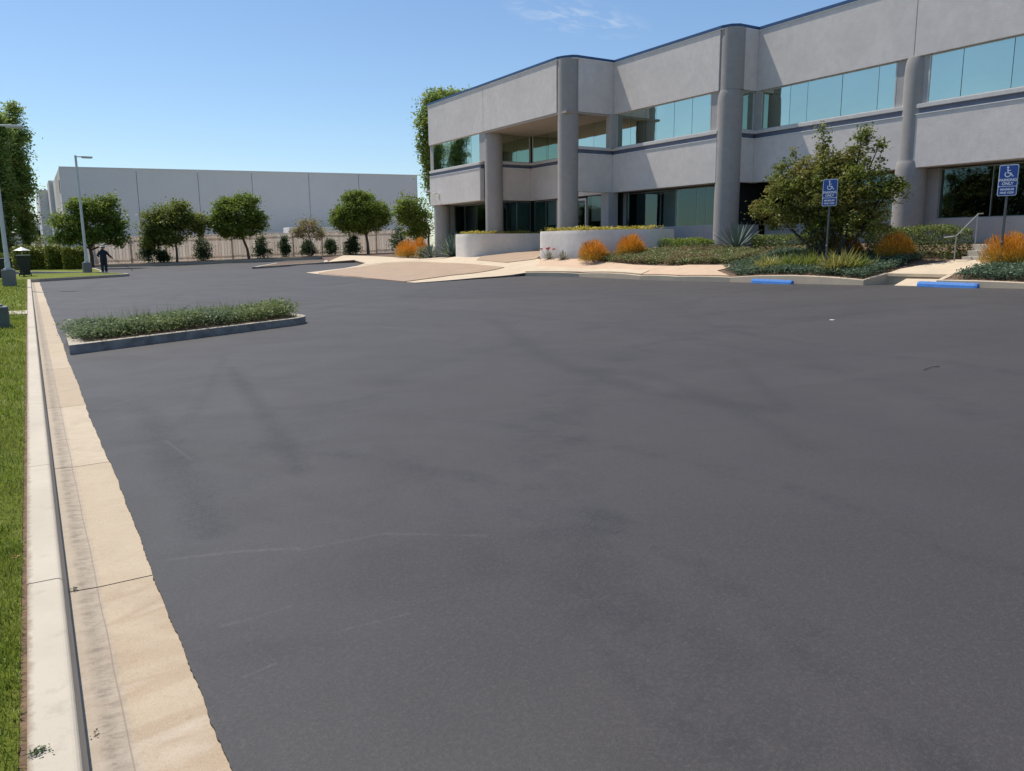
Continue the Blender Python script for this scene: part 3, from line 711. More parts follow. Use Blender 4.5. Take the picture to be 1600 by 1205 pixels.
def fire_bush(loc, r, h, label, n=7500, group='orange firestick shrubs'):
    t = thing('orange_shrub', label, 'shrub', loc, group)
    d = NR.normal(size=(n, 3)); d[:, 2] = np.abs(d[:, 2])*.9+.15; d /= np.linalg.norm(d, axis=1)[:, None]
    rr = (NR.uniform(.2, 1.0, n)**.6)[:, None]*.9*(1+.08*np.sin(d[:, :1]*5)*np.cos(d[:, 1:2]*6))
    base = d*rr*np.array([r, r, h*.85]) + NR.normal(size=(n, 3))*.03
    dr = d*0.7+np.array([0, 0, .8])+NR.normal(size=(n, 3))*.3
    V, F = blade_arrays(base, dr, NR.uniform(.07, .16, n), NR.uniform(.012, .024, n), 0.0)
    V[:, 2] = np.maximum(V[:, 2], 0.0)
    np_mesh('stems', V, F, M['fire']).parent = t
    s = MB()
    for k in range(12):
        a = rnd.uniform(0, 6.28); q = rnd.uniform(.2, .6); s.tube([(0, 0, -.05), (math.cos(a)*r*q*.5, math.sin(a)*r*q*.5, h*.35), (math.cos(a)*r*q, math.sin(a)*r*q, h*.7)], [.03, .02, .01], 5)
    s.build('branches', M['redbark'], smooth=True).parent = t
    return t
def rosette(name, loc, r, label, mat='agave', n=60, width=0.07, group=None, cat='agave', up=0.35, thick=True):
    t = thing(name, label, cat, loc, group); b = MB()
    for k in range(n):
        a = k*2.39996; el = R(12)+ (k/n)*R(68) if up is None else up + (k/n)*(R(84)-up)
        L = r*rnd.uniform(.85, 1.1)*(1.0-0.15*(k/n)); dv = Vector((math.cos(a)*math.cos(el), math.sin(a)*math.cos(el), math.sin(el)))
        sd_ = Vector((-math.sin(a), math.cos(a), 0)); nv = sd_.cross(dv)
        pr = [(0.02, .55), (.3, .9), (.6, .8), (.85, .4), (1.0, .02)]; rows = []
        for q, wv in pr:
            c = dv*L*q + Vector((0, 0, -0.10*L*q*q*math.cos(el))) + Vector((0, 0, .03))
            hw = width*wv/2; rows.append([b.bm.verts.new(c-sd_*hw), b.bm.verts.new(c-nv*hw*.35 if False else c+Vector((0, 0, -hw*.45))), b.bm.verts.new(c+sd_*hw)])
        for r0, r1 in zip(rows, rows[1:]):
            for j in range(2): b.bm.faces.new((r0[j], r0[j+1], r1[j+1], r1[j]))
    me = bpy.data.meshes.new('leaves'); b.bm.to_mesh(me); b.bm.free(); o = link('leaves', me, M[mat]); o.parent = t
    return t
def tuft(name, loc, r, label, mat='lf_yellow', n=260, group=None, w=.02):
    t = thing(name, label, 'plant', loc, group)
    base = NR.normal(size=(n, 3))*np.array([r*.22, r*.22, 0]); d = NR.normal(size=(n, 3))*np.array([.8, .8, .0]) + np.array([0, 0, 1.0])*NR.uniform(.35, 1.2, (n, 1))
    V, F = blade_arrays(base, d, NR.uniform(.55, 1.0, n)*r, w*1.4, .3); V[:, 2] = np.maximum(V[:, 2], 0)
    np_mesh('leaves', V, F, M[mat]).parent = t; return t
def cover(name, polys, zf, mats, label, dens, h=(.12, .3), size=.09, blades=0, group=None, clump=0.5, top=None):
    """uncountable ground cover: leafy tufts spread over polygons"""
    pts = []; area = 0
    for poly in polys:
        xs = [p[0] for p in poly]; ys = [p[1] for p in poly]; n = int((max(xs)-min(xs))*(max(ys)-min(ys))*dens)
        for _ in range(n):
            x, y = rnd.uniform(min(xs), max(xs)), rnd.uniform(min(ys), max(ys))
            if inside(poly, x, y): pts.append((x, y))
    V = []; F = []; off = 0
    hh = []; 
    for x, y in pts:
        f = 0.5+0.5*math.sin(x*2.1+math.sin(y*1.7)*2)*math.cos(y*1.9+x)
        hh.append((x, y, zf(x, y), h[0]+(h[1]-h[0])*(f*clump+rnd.random()*(1-clump))))
    A = np.array(hh); k = 9
    cen = np.repeat(A[:, :3], k, 0); H = np.repeat(A[:, 3], k)
    r = NR.normal(size=(len(cen), 2))*0.09; cen[:, 0] += r[:, 0]; cen[:, 1] += r[:, 1]; cen[:, 2] += H*np.sqrt(NR.random(len(cen)))
    V, F = leaf_arrays(cen, size, .42, .6)
    o = np_mesh(name, V, F, M[mats]); tag(o, label, 'ground cover', group, 'stuff')
    return o

# ------------------------------------------------------------------ office building
XA, XB, XC = 26.6, 29.97, 31.8
YAL, YAJ, YAR = 55.5, 47.1, 38.2      # wing A: far end, joint, near corner
YBR = 29.0; YCJ = 20.35; YEND = -9.0
ZR, ZP, ZS, ZB, ZG = 12.0, 9.0, 7.12, 4.58, 2.50
off = thing('office_building', 'two storey grey stucco office building with round columns, teal ribbon windows, blue roof trim', 'building', (30, 30, 0))
def part(name, mb, mat, parent=off, smooth=False): return mb.build(name, M[mat], parent, smooth)
G = 0.012
def panel(x0, y0, y1, z0, z1, mat='stucco', name='wall_panel', t=0.35):
    b = MB(); b.box(x0, x0+t, y0+G, y1-G, z0, z1, 0.015); return part(name, b, mat)
def panel_x(y0, x0, x1, z0, z1, mat='stucco', name='wall_panel', t=0.35):
    b = MB(); b.box(x0+G, x1-G, y0, y0+t, z0, z1, 0.015); return part(name, b, mat)
# parapet panels
panel(XA, YAJ, YAL, ZP, 11.86); panel(XA, YAR+0.35, YAJ, ZP, 11.86)
panel_x(37.6, 27.45, XB+.008, ZP, 11.86)
panel(XB, YBR+0.35, 37.9, ZP, 11.86)
panel_x(28.55, 30.75, XC+.008, ZP, 11.86)
panel(XC, YCJ, 28.86, ZP, 11.86); panel(XC, 12.0, YCJ, ZP, 11.86); panel(XC, 3.6, 12.0, ZP, 11.86); panel(XC, YEND, 3.6, ZP, 11.86)
# sills, blue stripe and spandrel band, along Y (x plane) or along X (y plane)
def band_y(x0, y0, y1, t=0.35):
    panel(x0, y0, y1, ZB, 6.70, name='spandrel_panel')
    b = MB(); b.box(x0-0.03, x0+.069, y0+G, y1-G, 6.702, 6.735); part('trim', b, 'trim')  # white strip painted in for the band's lit top edge
    b = MB(); b.box(x0+0.07, x0+t, y0+G, y1-G, 6.703, 6.955); part('blue_stripe', b, 'stripe')
    b = MB(); b.box(x0-0.02, x0+t+.2, y0+G, y1-G, 6.958, 7.12, 0.01); part('window_sill', b, 'ledge')
def band_x(y0, x0, x1, t=0.35):
    panel_x(y0, x0, x1, ZB, 6.70, name='spandrel_panel')
    b = MB(); b.box(x0+G, x1-G, y0-.03, y0+.069, 6.702, 6.735); part('trim', b, 'trim')  # lit top edge of the band, painted as a white strip
    b = MB(); b.box(x0+G, x1-G, y0+0.07, y0+t, 6.703, 6.955); part('blue_stripe', b, 'stripe')
    b = MB(); b.box(x0+G, x1-G, y0-0.02, y0+t+.2, 6.958, 7.12, 0.01); part('window_sill', b, 'ledge')
band_y(XA, YAJ+.55, YAL); band_x(46.9, 27.3, 30.5); band_y(30.18, 37.7, 46.9); band_x(37.62, 27.5, XB)
band_y(XB, YBR+.35, 37.9); band_x(28.57, 30.75, XC+.008)
band_y(XC, YCJ+.2, 28.9); band_y(XC, 12.2, YCJ-.25); band_y(XC, 3.8, 11.9); band_y(XC, YEND, 3.5)
# ribbon windows: panes with narrow butt joints over a dark back
def ribbon(x0, ys, z0, z1, mat='teal', name='window', axis='y', fr=0.045):
    w = MB(); a, bb = min(ys), max(ys)
    if axis == 'y': w.box(x0+0.05, x0+0.08, a, bb, z0, z1)
    else: w.box(a, bb, x0+0.05, x0+0.08, z0, z1)
    if mat == 'tint':
        w.bm.free(); w = MB()
        for y in ys:
            if axis == 'y': w.box(x0+.02, x0+.09, y-.02, y+.02, z0, z1)
            else: w.box(y-.02, y+.02, x0+.02, x0+.09, z0, z1)
        for z in (z0, z1):
            if axis == 'y': w.box(x0+.01, x0+.095, a-.02, bb+.02, z-.02, z+.02)
            else: w.box(a-.02, bb+.02, x0+.01, x0+.095, z-.02, z+.02)
    win = part(name, w, 'dark' if mat != 'tint' else 'frame')
    for y0, y1 in zip(sorted(ys), sorted(ys)[1:]):
        gq = MB(); t = [rnd.uniform(-.004, .004) for _ in range(3)]
        if axis == 'y': gq.quad((x0+t[0], y0+.012, z0), (x0+t[1], y1-.012, z0), (x0+t[1]+t[2], y1-.012, z1), (x0+t[0]+t[2], y0+.012, z1))
        else: gq.quad((y0+.012, x0+t[0], z0), (y1-.012, x0+t[1], z0), (y1-.012, x0+t[1]+t[2], z1), (y0+.012, x0+t[0]+t[2], z1))
        o = gq.build('pane', M[mat]); o.parent = win; o.matrix_parent_inverse = win.matrix_basis.inverted() @ off.matrix_basis.inverted() @ Matrix.Identity(4)
        o.matrix_parent_inverse = (Matrix.Translation(off.location) @ Matrix.Translation(-off.location)).inverted()
    if mat == 'tint': return win
    f = MB()
    for y in (a, bb):
        if axis == 'y': f.box(x0-.03, x0+.08, y-.03, y+.03, z0, z1)
        else: f.box(y-.03, y+.03, x0-.03, x0+.08, z0, z1)
    for z in (z0, z1):
        s_ = .018
        if axis == 'y': f.box(x0-.02, x0+.08, a+.031, bb-.031, z-s_, z+s_)
        else: f.box(a+.031, bb-.031, x0-.02, x0+.08, z-s_, z+s_)
    o = f.build('frame', M['frame']); o.parent = win
    return win
def lin(a, b, n): return [a+(b-a)*i/n for i in range(n+1)]
ypx = lambda x, X, y=200: at(x, y, X=X).y
ribbon(XA+.14, [YAJ+.75] + [ypx(v, XA+.14) for v in (736, 718, 699)] + [YAL-.45], ZS+.03, ZP-.03)
ribbon(47.0, [27.75, 28.9, 30.2], ZS+.03, ZP-.03, axis='x')
ribbon(30.3, [37.95, 39.9, 41.6, 43.3, 45.1, 46.8], ZS+.03, ZP-.03)
ribbon(XB+.14, [29.95, ypx(1078, XB), ypx(1050, XB), ypx(1022, XB), 34.9, 36.2, 37.4], ZS+.03, ZP-.03)
ribbon(28.7, [30.95, 31.75], ZS+.03, ZP-.03, axis='x')
ribbon(XC+.14, [21.15, ypx(1365, XC), ypx(1309, XC), ypx(1256, XC), 26.6, 28.3], ZS+.03, ZP-.03)
ribbon(XC+.14, [12.9, ypx(1570, XC), ypx(1493, XC), 19.7], ZS+.03, ZP-.03)
ribbon(XC+.14, [4.4, 6.2, 8.0, 9.8, 11.4], ZS+.03, ZP-.03)
# pilasters beside the windows
def pil(x0, x1, y0, y1, z0=ZS, z1=ZP, mat='base'):
    b = MB(); b.box(x0, x1, y0, y1, z0, z1); part('pilaster', b, mat)
pil(XA+.12, XA+.6, YAJ+.0, YAJ+.72); pil(XA+.1, XA+.6, YAL-.42, YAL-.02)
pil(27.05, 27.7, 46.95, 47.35)
pil(XB+.12, XB+.6, YBR+.1, 29.92); pil(29.7, 30.25, 37.45, 37.93, ZS, ZP)
pil(30.7, 30.92, 28.62, 28.9); pil(31.78, 31.95, 28.32, 28.75)
pil(XC+.12, XC+.6, YCJ-.1, 21.12); pil(XC+.12, XC+.6, 19.73, YCJ-.12); pil(XC+.12, XC+.6, 11.43, 12.87)
pil(29.6, 30.3, 37.5, 38.2, 1.0, ZB, 'base')
# coping, soffit, roof
cop = [(XA, YAL), (XA, YAR+.3), (XA+.15, YAR-.1), (XA+.45, YAR-.52), (27.3, 37.58), (XB, 37.55), (XB, YBR+.25), (XB+.17, YBR-.2), (XB+.5, 28.58), (XC, 28.53), (XC, YEND)]
def strip_path(pts, o0, o1, z0, z1):
    b = MB(); n = len(pts); nr = []
    for i in range(n):
        d1 = (Vector(pts[min(i+1, n-1)])-Vector(pts[max(i-1, 0)])).normalized(); nr.append(Vector((d1.y, -d1.x)))
    rows = []
    for i, p in enumerate(pts):
        q = Vector(p)
        rows.append([b.bm.verts.new((q.x+nr[i].x*o, q.y+nr[i].y*o, z)) for o, z in ((o0, z0), (o0, z1), (o1, z1), (o1, z0))])
    for r0, r1 in zip(rows, rows[1:]):
        for j in range(4): b.bm.faces.new((r0[j], r0[(j+1) % 4], r1[(j+1) % 4], r1[j]))
    b.bm.faces.new(rows[0]); b.bm.faces.new(rows[-1][::-1]); return b
# normals point to (dy,-dx): for a path running -Y that is -X (outwards)
part('coping', strip_path(cop, 0.05, -0.4, 11.865, 12.0), 'blue')
part('trim', strip_path(cop, 0.035, -0.3, 11.82, 11.862), 'trim')  # light line under the coping, a lit edge painted white
b = MB(); b.prism([(XA+.36, YAL-.01), (XA+.36, YAR+.2), (27.5, 37.95), (XB+.36, 37.9), (XB+.36, YBR+.2), (XC+.36, 28.9), (XC+.36, YEND+.02), (52, YEND+.02), (52, YAL-.01)], 11.3, 11.5)
part('roof', b, 'base')
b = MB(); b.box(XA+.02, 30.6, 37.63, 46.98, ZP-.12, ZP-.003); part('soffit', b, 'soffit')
# lower storey: undersides of the bands
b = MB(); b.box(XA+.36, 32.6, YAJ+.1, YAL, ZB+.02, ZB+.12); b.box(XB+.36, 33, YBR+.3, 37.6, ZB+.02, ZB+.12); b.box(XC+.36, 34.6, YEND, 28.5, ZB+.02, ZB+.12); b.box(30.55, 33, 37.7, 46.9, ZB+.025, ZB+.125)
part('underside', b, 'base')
def col(cx, cy, r, z0, z1, top=True):
    b = MB(); zs = [z0, z1-.55, z1-.28, z1-.1, z1] if top else [z0, z1]; rs = [r, r, r*.99, r*.96, r*.92] if top else [r, r]
    b.tube([(cx, cy, z) for z in zs], rs, 40); part('column', b, 'column', smooth=True)
ca = (27.2, 38.25); cb = (30.55, 29.1); cd = (32.22, 20.36)
col(*ca, .60, .3, 11.86, False); col(*cb, .62, .3, ZP, True); col(30.58, 29.08, .60, ZP, 11.86, False)
col(27.28, 46.95, .60, .3, ZP-.12); col(27.25, 54.85, .60, .3, ZB)
col(*cd, .52, ZB, ZP); col(cd[0], cd[1], .62, .3, ZB+.3)
col(32.25, 12.05, .52, ZB, ZP); col(32.25, 12.05, .62, .3, ZB+.3); col(32.25, 3.65, .62, .3, ZP)
# lower glazing, set back, over a low wall
GA, GB, GC = XA+1.7, XB+.95, XC+.95
def low_wall(x0, y0, y1, t=.3): 
    b = MB(); b.box(x0, x0+t, y0, y1, 0.2, ZG, .01); part('base_wall', b, 'base')
low_wall(GB, 29.3, 37.9); low_wall(GC, YEND, 14.2); low_wall(GC, 15.2, 28.5)
b = MB(); b.box(30.95, GC, 28.9, 29.2, 0.2, ZG); part('base_wall', b, 'base')
low_wall(GA, YAJ+.3, YAL-.1)
wl = ribbon(GB+.1, [29.9, 31.0, 31.7, 33.3, 34.6, 37.6], ZG+.02, 4.5, 'tint')
ribbon(GC+.1, [21.2, 23, 24.9, 26.7, 28.3], ZG+.02, 4.5, 'tint')
ribbon(GC+.1, [15.35, 17.3, 19.4], ZG+.02, 4.5, 'tint')
ribbon(GC+.1, [4.4, 6.5, 8.5, 10.5, 12.9], ZG+.02, 4.5, 'tint')
ribbon(GA+.1, [47.9, 49.7, 51.5, 53.4, 55.0], 1.6, 4.5, 'tint')
pil(GC+.02, GC+.4, 19.45, 21.15, ZG, 4.58); pil(GB+.02, GB+.4, 37.62, 37.95, 1.0, 4.58)
# porch glazing with double doors
ribbon(30.4, [37.95, 39.3, 40.6], 1.9, 4.5, 'tint')
ribbon(30.4, [44.1, 45.4, 46.8], 1.15, 4.5, 'tint')
ribbon(47.15, [28.0, 29.2, 30.3], 1.15, 4.5, 'tint', axis='x')
low = MB(); low.box(30.35, 30.6, 37.95, 40.6, .9, 1.88); part('base_wall', low, 'base')
def door(x0, y0, y1, z0, z1, leaves=2):
    f = MB(); f.box(x0-.04, x0+.12, y0, y0+.09, z0, z1); f.box(x0-.04, x0+.12, y1-.09, y1, z0, z1); f.box(x0-.04, x0+.12, y0+.091, y1-.091, z1-.14, z1)
    d = part('door', f, 'frame'); ws = lin(y0+.1, y1-.1, leaves)
    for a, bq in zip(ws, ws[1:]):
        q = MB(); q.box(x0, x0+.06, a+.01, a+.07, z0, z1-.15); q.box(x0, x0+.06, bq-.07, bq-.01, z0, z1-.15); q.box(x0, x0+.06, a+.071, bq-.071, z0, z0+.22); q.box(x0, x0+.06, a+.071, bq-.071, z1-.28, z1-.15)
        o = q.build('leaf_frame', M['darksteel']); o.parent = d
        q = MB(); q.quad((x0+.03, a+.07, z0+.22), (x0+.03, bq-.07, z0+.22), (x0+.03, bq-.07, z1-.28), (x0+.03, a+.07, z1-.28)); o = q.build('pane', M['tint']); o.parent = d
    q = MB()
    for s_ in (-.12, .12): q.tube([(x0-.06, (y0+y1)/2+s_, z0+.9), (x0-.06, (y0+y1)/2+s_, z0+1.5)], .018, 8)
    o = q.build('handle', M['galv']); o.parent = d
door(30.4, 40.75, 43.95, 1.4, 4.45, 3); door(GC+.08, 13.1, 15.2, 1.45, 4.45)
b = MB(); b.box(28.9, 31, 37.7, 46.9, .55, 1.40); part('entry_slab', b, 'step'); b = MB(); b.box(29.3, 33.5, 12.6, 15.7, .6, 1.45); part('entry_slab', b, 'step')
# roller blinds behind the lower glass
def blind(x, y0, y1, z0, z1=4.46):
    b = MB(); b.box(x, x+.02, y0, y1, z0, z1); part('blind', b, 'blind')
blind(30.62, 38.0, 39.25, 2.95); blind(30.62, 39.35, 40.5, 3.0); blind(30.62, 44.15, 45.35, 2.9); blind(GB+.32, 33.35, 34.55, 2.55)
# dark rooms behind
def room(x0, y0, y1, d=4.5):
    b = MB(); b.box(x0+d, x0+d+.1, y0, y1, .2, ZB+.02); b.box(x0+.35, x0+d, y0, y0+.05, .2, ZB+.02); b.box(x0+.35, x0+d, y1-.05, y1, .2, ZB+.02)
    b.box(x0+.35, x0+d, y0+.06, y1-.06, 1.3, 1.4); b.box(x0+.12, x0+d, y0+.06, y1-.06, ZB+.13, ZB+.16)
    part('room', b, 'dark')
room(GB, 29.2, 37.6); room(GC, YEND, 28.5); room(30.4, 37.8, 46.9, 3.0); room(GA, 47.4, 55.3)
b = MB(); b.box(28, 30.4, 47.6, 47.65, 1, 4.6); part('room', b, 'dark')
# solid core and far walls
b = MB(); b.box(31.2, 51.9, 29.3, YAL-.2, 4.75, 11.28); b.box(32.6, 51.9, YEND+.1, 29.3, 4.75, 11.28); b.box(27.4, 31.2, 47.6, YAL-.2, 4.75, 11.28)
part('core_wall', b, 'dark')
b = MB(); b.box(XA+.36, 52, YAL-.19, YAL, .2, 11.86); b.box(51.9, 52.2, YEND, YAL-.2, .2, 11.86); b.box(XC+.36, 51.9, YEND-.2, YEND-.005, .2, 11.86)
part('outer_wall', b, 'stucco')
# two small floodlights on the left end of the facade
fl = MB(); fl.tube([(XA+.02, 54.95, 5.52), (XA-.38, 54.95, 5.58)], .025, 8); fl.box(XA-.68, XA-.3, 54.75, 55.15, 5.56, 5.66, .02); part('floodlight', fl, 'white')
fl = MB(); fl.tube([(XA+.02, 54.0, 5.35), (XA-.2, 54.0, 5.40)], .025, 8); fl.box(XA-.42, XA-.14, 53.82, 54.18, 5.36, 5.46, .02); fl.box(XA-.05, XA+.0, 53.9, 54.1, 5.2, 5.42); part('floodlight', fl, 'white')

# ------------------------------------------------------------------ curved planters
def planter(path, label, closed_w=1.6):
    t = thing('entry_planter', label, 'planter', (path[0][0], path[0][1], .8), 'curved planters at the entrance')
    n = len(path); b = MB(); O_, I_ = [], []
    for i, p in enumerate(path):
        d = (Vector(path[(i+1) % n])-Vector(path[(i-1) % n])).normalized(); nr = Vector((d.y, -d.x)); O_.append(Vector(p)); I_.append(Vector(p)-nr*.2)
    rows = []
    for o_, i_ in zip(O_, I_):
        rows.append([b.bm.verts.new(v) for v in ((o_.x, o_.y, .2), (o_.x, o_.y, 2.15), (o_.x, o_.y, 2.16), (o_.x+(i_.x-o_.x)*.1, o_.y+(i_.y-o_.y)*.1, 2.33), (i_.x, i_.y, 2.33), (i_.x, i_.y, 1.9))])
    for k in range(n):
        r0, r1 = rows[k], rows[(k+1) % n]
        for j in range(5): b.bm.faces.new((r0[j], r0[j+1], r1[j+1], r1[j]))
    o = b.build('planter_wall', M['planter'], t, True)
    cap = MB(); cap.prism([(p.x, p.y) for p in I_], 1.9, 2.18)
    cap.build('soil', M['mulch'], t); return [(p.x, p.y) for p in I_]
def rounded(poly, rad, seg=10):
    out = []; n = len(poly)
    for i, (p, r) in enumerate(zip(poly, rad)):
        a, c, q = Vector(p), Vector(poly[i-1]), Vector(poly[(i+1) % n])
        if r <= 0: out.append(tuple(a)); continue
        u, v = (c-a).normalized(), (q-a).normalized(); s_, e = a+u*r, a+v*r
        for k in range(seg+1):
            t = k/seg; out.append(tuple(s_*(1-t)**2 + a*2*t*(1-t) + e*t*t))
    return out
# going so that (dy,-dx) points outwards: clockwise
plR = rounded([(27.0, 38.9), (25.2, 38.75), (25.25, 34.0), (27.7, 31.3), (29.3, 31.3), (29.0, 38.6)], [.5, .95, 2.2, .6, .4, .4])
plL = rounded([(26.2, 49.6), (25.0, 48.7), (24.75, 45.9), (30.2, 44.35), (30.2, 46.6), (28.4, 46.8), (28.2, 49.6)], [.4, .8, 1.2, 0, 0, .3, .2])
def cw(p): 
    a = sum(p[i][0]*p[(i+1) % len(p)][1]-p[(i+1) % len(p)][0]*p[i][1] for i in range(len(p))); return p if a < 0 else p[::-1]
plR, plL = cw(plR), cw(plL)
plR = plR[::-1]; plL = plL[::-1]
iR = planter(plR, 'long curved pale planter right of the entrance ramp, in front of the tall corner column')
iL = planter(plL, 'shorter curved pale planter left of the entrance ramp beside the big blue agave')
cover('planter_succulents', [[(25.5, 34.2), (25.5, 38.4), (27.2, 38.4), (28.5, 31.5), (27.8, 31.5)]], lambda x, y: 2.17, 'lf_succ', 'low yellow green succulents filling the right entrance planter', 30, (.22, .42), .13)
cover('planter_succulents', [[(25.2, 46.2), (25.2, 48.2), (27.6, 49.1), (27.6, 46.6), (29.9, 46.4), (29.9, 44.9)]], lambda x, y: 2.17, 'lf_succ', 'low yellow green succulents filling the left entrance planter', 26, (.22, .42), .13)

# ------------------------------------------------------------------ steps, rails
st = thing('entry_steps', 'three pale concrete steps between the clipped hedge and orange shrub', 'steps', (28, 14.5, .8))
for k in range(3):
    b = MB(); x0 = 28.0+.36*k; z = .83+.205*(k+1); b.box(x0, 29.9 if k == 2 else x0+.42, 12.95, 15.55+.02*k, z-.5, z, .012); b.build('step', M['step'], st)
def rail(y, label):
    t = thing('handrail', label, 'handrail', (28, y, .8), 'steel handrails of the entry steps')
    b = MB(); pts = [(27.45, y+.28, 1.70), (27.55, y, 1.74), (27.72, y, 1.76), (29.0, y, 2.52), (29.3, y, 2.54)]
    b.tube(pts, .022, 8); b.build('rail', M['galv'], t, True)
    for x, z0, z1 in ((27.72, .7, 1.76), (28.95, 1.2, 2.49)):
        b = MB(); b.tube([(x, y, z0), (x, y, z1)], .022, 8); b.build('post', M['galv'], t, True)
rail(15.65, 'thin steel handrail on the left of the pale steps beside the clipped hedge')
rail(12.95, 'thin steel handrail behind the right hand parking sign, partly hidden by orange shrub')

# ------------------------------------------------------------------ parking signs
def text(parent, s, size, y, z, x, mat, bold=0.0):
    cu = bpy.data.curves.new('lettering', 'FONT'); cu.body = s; cu.size = size; cu.align_x = 'CENTER'; cu.offset = bold; cu.extrude = 0.001
    tmp = bpy.data.objects.new('t', cu); C.objects.link(tmp)
    bpy.context.view_layer.update()
    me = bpy.data.meshes.new_from_object(tmp.evaluated_get(bpy.context.evaluated_depsgraph_get())); bpy.data.objects.remove(tmp)
    me.transform(Matrix(((0, 0, -1, x), (-1, 0, 0, y), (0, 1, 0, z), (0, 0, 0, 1))))
    o = link('lettering', me, M[mat]); o.parent = parent; return o
def sign(loc, label, hz, turn, lean):
    t = thing('parking_sign', label, 'sign', loc, 'blue accessible parking signs'); t.rotation_euler = (lean, 0, turn)
    top = hz - loc[2]; w, h = .27, .94
    b = MB()
    b.box(-.03, .03, -.03, .03, -.1, top-.02, .004); b.build('post', M['darksteel']).parent = t
    c = MB(); c.tube([(-.03, 0, 1.15), (-.055, 0, 1.15)], .03, 8); c.tube([(-.05, 0, top-.1), (-.06, 0, top-.1)], .012, 8); c.build('bolt', M['galv']).parent = t
    def plate(w, z0, z1, x, mat, name, r=.05):
        pl_ = []
        for cx, cz, a0 in ((w-r, z1-r, 0), (-w+r, z1-r, 90), (-w+r, z0+r, 180), (w-r, z0+r, 270)):
            for k in range(6): a = R(a0+18*k); pl_.append((cx+r*math.cos(a), cz+r*math.sin(a)))
        b = MB(); f0 = [b.bm.verts.new((x, p, q)) for p, q in pl_]; f1 = [b.bm.verts.new((x+.004, p, q)) for p, q in pl_]
        b.bm.faces.new(f0); b.bm.faces.new(f1[::-1])
        for i in range(len(pl_)): b.bm.faces.new((f0[i], f0[(i+1) % len(pl_)], f1[(i+1) % len(pl_)], f1[i]))
        o = b.build(name, M[mat]); o.parent = t; return o
    plate(w, top-h, top, -.036, 'white', 'sign_border'); zz = top-h
    p = plate(w-.02, zz+.30, top-.02, -.042, 'signblue', 'sign_panel', .04); plate(w-.02, zz+.02, zz+.275, -.042, 'signblue', 'sign_panel', .03)
    # wheelchair symbol
    s = MB(); cz = top-.235; x = -.0445
    def disc(cy, cz_, r0, r1, a0=0, a1=360):
        n = 28
        for k in range(n):
            a, c_ = R(a0+(a1-a0)*k/n), R(a0+(a1-a0)*(k+1)/n)
            s.quad((x, cy-r0*math.cos(a), cz_+r0*math.sin(a)), (x, cy-r1*math.cos(a), cz_+r1*math.sin(a)), (x, cy-r1*math.cos(c_), cz_+r1*math.sin(c_)), (x, cy-r0*math.cos(c_), cz_+r0*math.sin(c_)))
    def bar(y0, z0, y1, z1, w_):
        d = Vector((y1-y0, z1-z0)).normalized(); nn = Vector((-d.y, d.x))*w_/2
        s.quad((x-.0005, y0+nn.x, z0+nn.y), (x-.0005, y1+nn.x, z1+nn.y), (x-.0005, y1-nn.x, z1-nn.y), (x-.0005, y0-nn.x, z0-nn.y))
    disc(.02, cz-.05, .062, .09, 130, 395)
    disc(.03, cz+.155, 0, .03); bar(.03, cz+.12, .015, cz-.02, .03); bar(.02, cz+.06, -.06, cz+.06, .022); bar(.02, cz-.02, -.075, cz-.02, .026)
    bar(-.07, cz-.015, -.115, cz-.12, .026); bar(-.11, cz-.12, -.15, cz-.105, .022)
    s.build('wheelchair_symbol', M['white']).parent = t
    text(t, 'PARKING', .118, 0, top-.50, -.0445, 'white', .003); text(t, 'ONLY', .118, 0, top-.61, -.0445, 'white', .003)
    text(t, 'MINIMUM', .088, 0, zz+.165, -.0445, 'white', .002); text(t, 'FINE $250', .088, 0, zz+.065, -.0445, 'white', .002)
    return t
p1 = at(1290.5, 405, X=24.75); p2 = at(1561, 423, X=26.3)
sign((p1.x, p1.y, .32), 'blue accessible parking sign standing before the big dark leafed tree', at(1299, 280, X=24.75).z, R(12), R(.3))
sign((p2.x, p2.y, .40), 'blue accessible parking sign at the right edge, before the rightmost orange shrub', at(1573, 258, X=26.3).z, R(10), R(.2))

# ------------------------------------------------------------------ wheel stops
def wheel_stop(cx, cy, z, label):
    t = thing('wheel_stop', label, 'wheel stop', (cx, cy, z), 'blue wheel stops')
    b = MB(); pr = [(-.105, 0), (-.095, .09), (-.06, .165), (.06, .165), (.095, .09), (.105, 0)]; L = .93
    rows = [[b.bm.verts.new((x*k2, y, zz*k2)) for x, zz in pr] for y, k2 in ((-L, .86), (-L+.07, 1.0), (L-.07, 1.0), (L, .86))]
    for r0, r1 in zip(rows, rows[1:]):
        for j in range(5): b.bm.faces.new((r0[j], r0[j+1], r1[j+1], r1[j]))
    b.bm.faces.new(rows[0]); b.bm.faces.new(rows[-1][::-1]); b.build('concrete_bar', M['bluepaint']).parent = t
    c = MB()
    for y in (-.6, .6): c.tube([(0, y, .16), (0, y, .172)], .02, 8)
    c.build('anchor_pin', M['darksteel']).parent = t
wheel_stop(23.70, 20.15, zlot(23.8, 20.4)+.004, 'blue painted wheel stop in front of the big dark leafed tree')
wheel_stop(24.05, 13.72, zlot(24.1, 13.9)+.004, 'blue painted wheel stop at far right, nearest the pale steps')
b = MB(); q1 = on(1172, 441, zlot); b.box(q1.x-.06, q1.x+.3, q1.y-.35, q1.y+.25, 0.03, .17); o = b.build('storm_drain', M['dark']); tag(o, 'dark slot of a kerb drain left of the first blue wheel stop', 'drain')

